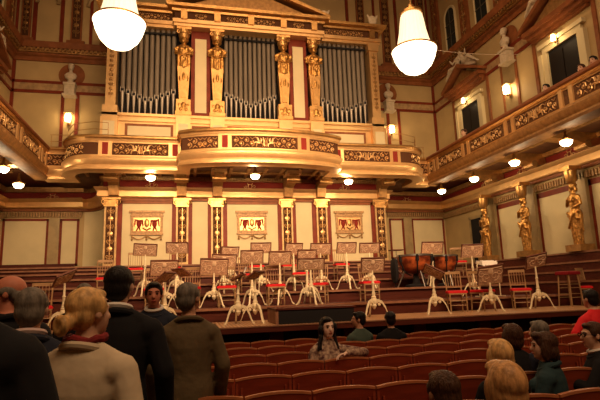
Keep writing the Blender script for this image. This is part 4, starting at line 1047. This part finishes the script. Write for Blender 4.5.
def person(label, x, y, rz, top, sit=False, top_m='suit', skin='skin', hair='hairbrn', style='short', coat=False, bottom='jeans', female=False,
           armL=None, armR=None, face=False, collar=None, legs=0.0, headrz=0, lean=0, z0=0, glasses=False, scarf=None, wide=1.0, extra=None, vox=.010, category='person'):
    base_top = 1.345 if sit else 1.75
    s = (top-z0)/base_top
    r = thing('person', label, 'person', (x, y, z0), rz); r.scale = (s, s, s)
    dz = -.405 if sit else 0
    V = lambda a, b, c: Vector((a, b + lean*max(0, c-1.0), c+dz))
    sw_ = (.172 if female else .195)*wide
    arms = {}
    for sd, A in ((-1, armL), (1, armR)):
        sh_ = V(sd*(sw_-.01), 0, 1.36)
        if A: el, wr, hd, hn, curl = A; el = Vector(el); wr = Vector(wr)
        elif sit: el, wr, hd, hn, curl = V(sd*(sw_+.06), .06, 1.13), V(sd*.12, .30, 1.03), (-sd*.5, .8, -.1), (0, 0, -1), .3
        else: el, wr, hd, hn, curl = V(sd*(sw_+.07), -.03, 1.12), V(sd*(sw_+.06), .08, .88), (0, .15, -1), (-sd, .2, 0), .3
        arms[sd] = (sh_, el, wr, hd, hn, curl)
    if sit:
        c, s2 = math.cos(legs), math.sin(legs)
        R = lambda a, b, z: Vector((a*c-b*s2, a*s2+b*c, z))
        leg = {sd: (R(sd*.09, .02, .55), R(sd*.11, .43, .52), R(sd*.11, .42, .10), R(sd*.12, .58, .04)) for sd in (-1, 1)}
    else:
        leg = {sd: (Vector((sd*.09, 0, .92)), Vector((sd*.10, .02, .50)), Vector((sd*.10, -.02, .09)), Vector((sd*.12, .14, .04))) for sd in (-1, 1)}
    def torso(mb, e, lo, hem=0):
        w_ = 1.0 if not female else .93
        rs = [((0, 0, lo+dz), (.158+hem)*w_+e, .115+hem*.6+e), (tuple(V(0, 0, .98)), .165*w_+e, .12+e), (tuple(V(0, 0, 1.08)), .148*w_+e, .108+e), (tuple(V(0, 0, 1.26)), .168*w_*wide+e, .122+e),
              (tuple(V(0, -.005, 1.35)), .168*w_*wide+e, .105+e), (tuple(V(0, -.01, 1.415)), .128*wide+e*.8, .085+e*.7), (tuple(V(0, -.005, 1.46)), .080*wide+e*.6, .070+e*.6), (tuple(V(0, 0, 1.495)), .056+e*.5, .060+e*.5)]
        mb.loft(rs, 18)
        if female:
            for sd in (-1, 1): mb.ell(V(sd*.075, .09, 1.27), (.065+e, .06+e, .065+e))
        for sd in (-1, 1): mb.ell(V(sd*(sw_-.04), -.005, 1.355), (.068+e, .062+e, .058+e)); mb.cap(V(sd*.05, -.012, 1.445), V(sd*(sw_-.03), -.008, 1.375), .045+e*.6, .045+e*.6)
    b = MB()
    lo = .86 if not sit else .93
    torso(b, 0, lo)
    HZ = 1.62; hc = V(0, .025, HZ); ca, sa = math.cos(headrz), math.sin(headrz)
    H = lambda a, bb, c: hc + Vector((a*ca-bb*sa, a*sa+bb*ca, c))
    b.cap(V(0, 0, 1.44), V(0, .012, 1.56), .056, .052, 12)
    b.ell(H(0, -.015, .03), (.076, .095, .085), 16, 12, headrz); b.ell(H(0, .03, -.025), (.062, .066, .095), 16, 12, headrz); b.ell(H(0, .05, -.085), (.040, .038, .030), 12, 8, headrz)
    b.cap(H(0, .088, .015), H(0, .108, -.025), .008, .014, 8); b.ell(H(0, .088, -.03), (.02, .014, .010), 8, 6, headrz)
    b.ell(H(0, .078, .030), (.05, .016, .011), 10, 6, headrz)
    b.ell(H(0, .086, -.060), (.022, .012, .009), 8, 6, headrz)
    for sd in (-1, 1):
        b.ell(H(sd*.078, -.005, -.008), (.011, .022, .032), 8, 6, headrz); b.ell(H(sd*.036, .062, -.022), (.02, .02, .018), 8, 6, headrz)
        sh_, el, wr, hd, hn, curl = arms[sd]
        b.cap(sh_, el, .047, .038); b.cap(el, wr, .038, .026); hand(b, wr, hd, hn, curl, sd)
        h_, k_, a_, t_ = leg[sd]
        b.cap(h_, k_, .08, .052); b.cap(k_, a_, .052, .035); b.cap(a_, t_, .035, .03)
    blob('body', b, M[skin], r, vox, 3)
    # clothing
    j = MB(); ext = .022 if coat else .014
    torso(j, ext, (.70 if coat else .84) if not sit else .93, .02 if coat else 0)
    for sd in (-1, 1):
        sh_, el, wr, hd, hn, curl = arms[sd]
        we = el+(wr-el)*.93
        j.cap(sh_, el, .047+ext, .040+ext); j.cap(el, we, .040+ext, .029+ext)
    J = blob('jacket' if coat else 'shirt', j, M[top_m], r, .012, 2 if coat else 2)
    lg_ = MB()
    for sd in (-1, 1):
        h_, k_, a_, t_ = leg[sd]; lg_.cap(h_, k_, .092, .066); lg_.cap(k_, a_, .066, .05)
    lg_.ell((0, 0, .93+dz*.95), (.175, .125, .12))
    blob('trousers', lg_, M[bottom], r, .015, 2)
    for sd in (-1, 1):
        h_, k_, a_, t_ = leg[sd]; f = (t_-a_); f.z = 0; f.normalize()
        m = MB().cap(Vector((a_.x, a_.y, .045))-f*.05, Vector((t_.x, t_.y, .035))+f*.03, .042, .036); obj('shoe', m, M['shoe'], r)
    if collar:
        ring = [V(.078*math.cos(a*PI/8), .078*math.sin(a*PI/8)-.002, 1.492-.022*math.sin(a*PI/8)) for a in range(16)]
        obj('shirt_collar', MB().tube(ring, .017, 6, closed=True), M[collar], r)
    if coat:
        ring = [V(.100*math.cos(a*PI/8), .088*math.sin(a*PI/8)-.008, 1.447-.035*math.sin(a*PI/8)) for a in range(16)]
        obj('jacket_collar', MB().tube(ring, .020, 8, closed=True), M[top_m], r)
    if scarf:
        ring = [V(.088*math.cos(a*PI/8), .085*math.sin(a*PI/8), 1.50+.01*math.sin(a*1.7)) for a in range(16)]
        obj('scarf', MB().tube(ring, .019, 8, closed=True), M[scarf], r)
    # hair
    h = MB()
    if style == 'short':
        h.ell(H(0, -.025, .045), (.086, .098, .085), 16, 12, headrz); h.ell(H(0, -.055, -.01), (.078, .065, .085), 14, 10, headrz); h.ell(H(0, .038, .092), (.060, .045, .026), 12, 8, headrz)
        for sd in (-1, 1): h.ell(H(sd*.072, .012, .028), (.016, .03, .04), 8, 6, headrz)
    elif style == 'bald':
        h.ell(H(0, -.06, -.02), (.080, .055, .058), 14, 10, headrz)
        for sd in (-1, 1): h.ell(H(sd*.066, -.01, .012), (.02, .055, .035), 10, 8, headrz)
    elif style == 'bob':
        h.ell(H(0, -.03, .04), (.098, .108, .095), 16, 12, headrz); h.ell(H(0, -.06, -.05), (.098, .072, .10), 14, 10, headrz); h.ell(H(0, .045, .095), (.07, .05, .035), 12, 8, headrz)
        for sd in (-1, 1): h.ell(H(sd*.082, .0, -.04), (.024, .05, .09), 10, 8, headrz)
    elif style == 'full':
        h.ell(H(0, -.032, .03), (.104, .115, .118), 16, 12, headrz); h.ell(H(0, -.05, -.04), (.100, .085, .10), 14, 10, headrz); h.ell(H(0, .05, .10), (.075, .05, .04), 12, 8, headrz)
        for sd in (-1, 1): h.ell(H(sd*.088, -.01, -.02), (.03, .06, .09), 10, 8, headrz)
    elif style == 'bun':
        h.ell(H(0, -.028, .045), (.088, .100, .085), 16, 12, headrz); h.ell(H(0, -.05, -.005), (.080, .070, .08), 14, 10, headrz); h.ell(H(0, .025, .088), (.062, .05, .032), 12, 8, headrz)
        for sd in (-1, 1): h.ell(H(sd*.074, .005, .03), (.018, .045, .045), 8, 6, headrz)
        h.cap(H(0, -.10, -.03), H(0, -.125, -.045), .04, .04)
        h.tube([H(.034*math.cos(a*PI/6), -.15, -.05+.034*math.sin(a*PI/6)) for a in range(12)], .02, 8, closed=True)
    elif style == 'long':
        h.ell(H(0, -.03, .043), (.088, .098, .086), 16, 12, headrz); h.ell(H(0, -.065, -.06), (.092, .06, .13), 14, 10, headrz); h.ell(H(.015, .042, .090), (.052, .04, .030), 12, 8, headrz); h.ell(H(.095, .01, -.02), (.03, .04, .05)); h.cap(H(.095, .02, -.1), H(.15, .06, -.24), .03, .015); h.ell(H(-.095, .0, -.0), (.025, .04, .06))
        for sd in (-1, 1):
            h.cap(H(sd*.078, .0, .04), H(sd*.090, -.01, -.10), .016, .022); h.cap(H(sd*.090, -.01, -.10), H(sd*.11, .045, -.24), .024, .012)
    elif style == 'pony':
        h.ell(H(0, -.025, .045), (.088, .100, .088), 16, 12, headrz); h.ell(H(0, -.055, -.01), (.080, .07, .085), 14, 10, headrz); h.ell(H(0, .04, .092), (.064, .05, .032), 12, 8, headrz)
        h.cap(H(0, -.11, .0), H(0, -.14, -.12), .035, .02)
    blob('hair', h, M[hair], r, .009, 2)
    if face:
        for sd in (-1, 1):
            obj('eye', MB().ell(H(sd*.030, .083, .008), (.013, .009, .007), 10, 8, headrz), M['eye'], r)
            obj('eyebrow', MB().tube([H(sd*.014, .094, .029), H(sd*.032, .092, .035), H(sd*.050, .080, .029)], .004, 5), M['hairblk'], r)
        obj('mouth', MB().ell(H(0, .094, -.058), (.022, .008, .007), 10, 6, headrz), M['lip'], r)
    if glasses:
        g = MB()
        for sd in (-1, 1):
            g.tube([H(sd*.034+.022*math.cos(a*PI/6), .104, .008+.017*math.sin(a*PI/6)) for a in range(12)], .003, 5, closed=True)
            g.tube([H(sd*.056, .102, .012), H(sd*.082, .03, .012), H(sd*.084, -.01, .005)], .003, 5)
        g.tube([H(-.012, .104, .012), H(.012, .104, .012)], .003, 5)
        obj('eyeglasses', g, M['black'], r)
    return r
# standing group at the left
person('person in a black suit seen from behind, standing with white collar showing', -2.83, 3.25, -.15, 1.785, top_m='suit', hair='hairblk', coat=True, collar='white', wide=1.12)
person('person in an olive brown jacket seen from behind with grey hair, standing by the seats', -2.40, 3.80, .05, 1.68, top_m='khaki', skin='skin2', hair='hairgry', coat=True, headrz=-.5, wide=.95, bottom='jeans')
person('person in a beige trench coat with blond hair in a low bun and red scarf', -2.86, 2.46, -.45, 1.645, top_m='beige', skin='skin', hair='hairbln', style='bun', coat=True, female=True, scarf='scarf', wide=1.27, headrz=-.35)
person('person with grey hair in a navy jacket seen from behind, pale collar, at left', -3.22, 2.9, .1, 1.66, top_m='navy', skin='skin', hair='hairgry', coat=True, collar='pink', wide=1.0)
person('person with a balding reddish head in dark clothes at the left picture edge', -3.54, 3.58, .75, 1.765, top_m='suit', skin='skinred', hair='hairgry', style='bald', coat=True, wide=1.12, headrz=.9)
person('person in a dark jacket closest to the camera, cut off by the left edge', -3.05, 1.5, .1, 1.85, top_m='suit', skin='skin2', hair='hairblk', coat=True, wide=1.0)
person('person with grey hair glimpsed behind the woman in the beige coat', -3.54, 5.97, 0, 1.75, top_m='suit', skin='skin', hair='hairgry', coat=True)
person('person with short black hair facing the camera in a dark suit', -2.72, 4.95, PI-.1, 1.72, top_m='navy', skin='skinred', hair='hairblk', coat=True, collar='white', face=True, headrz=.15)
# seated audience
person('person with long black hair in a floral blouse turned round, arm on the seat back', -.87, 5.50, PI+.12, 1.285, sit=True, top_m='floral', hair='hairblk', style='long', female=True, face=True, legs=-1.5,
       armL=((-.36, .24, .93), (-.08, .36, .955), (.9, .1, -.15), (0, .3, -1), .4), armR=((.26, .04, .70), (.18, .28, .62), (-.6, .5, .1), (0, 0, -1), .3), skin='skinlt', vox=.008)
person('person with short black hair in a grey green shirt near the stage, left of two', -.0, 6.85, .35, 1.26, sit=True, top_m='green', skin='skin2', hair='hairblk', headrz=.9)
person('person with short black hair in a dark shirt near the stage, right of two', .48, 6.85, -.1, 1.24, sit=True, top_m='suit', skin='skin2', hair='hairblk')
person('person with thinning dark hair seen from behind at the bottom centre right', -1.19, 2.28, 0, 1.19, sit=True, top_m='navy', skin='skin2', hair='hairbrn', style='short')
person('person with auburn hair seen from behind at the bottom right', -.87, 2.25, 0, 1.205, sit=True, top_m='suit', skin='skin', hair='hairaub', style='full', female=True)
person('person with blond shoulder hair in a black coat seen from behind', -.12, 3.38, -.1, 1.17, sit=True, top_m='suit', skin='skin', hair='hairbln', style='full', coat=True, female=True)
person('person with dark brown bob in a teal top turning to the left', .41, 3.55, .7, 1.195, sit=True, wide=.9, top_m='teal', skin='skin', hair='hairbrn', style='bob', coat=True, female=True, face=True, headrz=.5)
person('person with grey hair seated behind the teal-topped one', .98, 4.32, .3, 1.22, sit=True, top_m='navy', skin='skin', hair='hairgry', style='short')
person('person with dark brown hair seen from behind just beyond the blond one', .67, 4.32, 0, 1.19, sit=True, top_m='suit', skin='skin2', hair='hairbrn', style='full')
person('person in glasses and dark suit facing left with hands raised at the right edge', 1.07, 3.74, .95, 1.235, sit=True, top_m='suit', skin='skin', hair='hairbrn', coat=True, collar='white', glasses=True, face=True, headrz=.4,
       armL=((-.26, .12, .76), (-.10, .36, .84), (.3, .5, .25), (.5, 0, -.5), .6), armR=((.27, .12, .76), (.02, .38, .82), (-.4, .5, .25), (-.5, 0, -.5), .6), vox=.008)
person('person in a bright red shirt with black hair leaning near the stage at right', 3.22, 5.95, .1, 1.46, sit=True, wide=1.15, top_m='redsh', skin='skin', hair='hairblk', lean=.1,
       armL=((-.36, .05, .80), (-.42, .12, .58), (0, .2, -1), (1, 0, 0), .3))
# spectators in the right balcony
for (px, py), lb, hr, tp, y in (((546, 84), 'person with black hair leaning at the right balcony rail left of the nearer door', 'hairblk', 'white', 12.45), ((581, 64), 'person with brown hair behind the right balcony rail at the nearer door', 'hairbrn', 'suit', 11.0),
                            ((593, 56), 'person in a red top behind the right balcony rail at the edge', 'hairblk', 'redsh', 10.55), ((464, 129), 'person with dark hair behind the right balcony rail at the farther door', 'hairbrn', 'suit', 17.2)):
    r_ = ray(px, py); q = CAM+r_*((8.45-CAM.x)/r_.x)
    person(lb, 8.45, q.y, PI/2+.3, q.z+.0, sit=True, top_m=tp, hair=hr, face=True, z0=6.05, vox=.014)

# ================================================================== CABLES
def cable(p, q, sag, label):
    a = Vector(p); b = Vector(q); o = obj('suspended_cable', MB().tube([a+(b-a)*(i/12)-Vector((0, 0, sag*math.sin(PI*i/12))) for i in range(13)], .009, 5), M['cable']); tag(o, label, 'cable', 'thin cables strung to the chandeliers')
cable((-W, 14.2, 11.6), (-4.5, 14.0, 11.0), .25, 'thin pale cable from the left wall to the left chandelier')
cable((W, 14.6, 9.9), (4.95, 14.0, 9.5), .1, 'thin pale cable from the right chandelier to the right wall, lower')
cable((W, 15.4, 12.6), (3.0, 14.2, 12.75), .15, 'thin pale cable near the clerestory windows at the upper right')
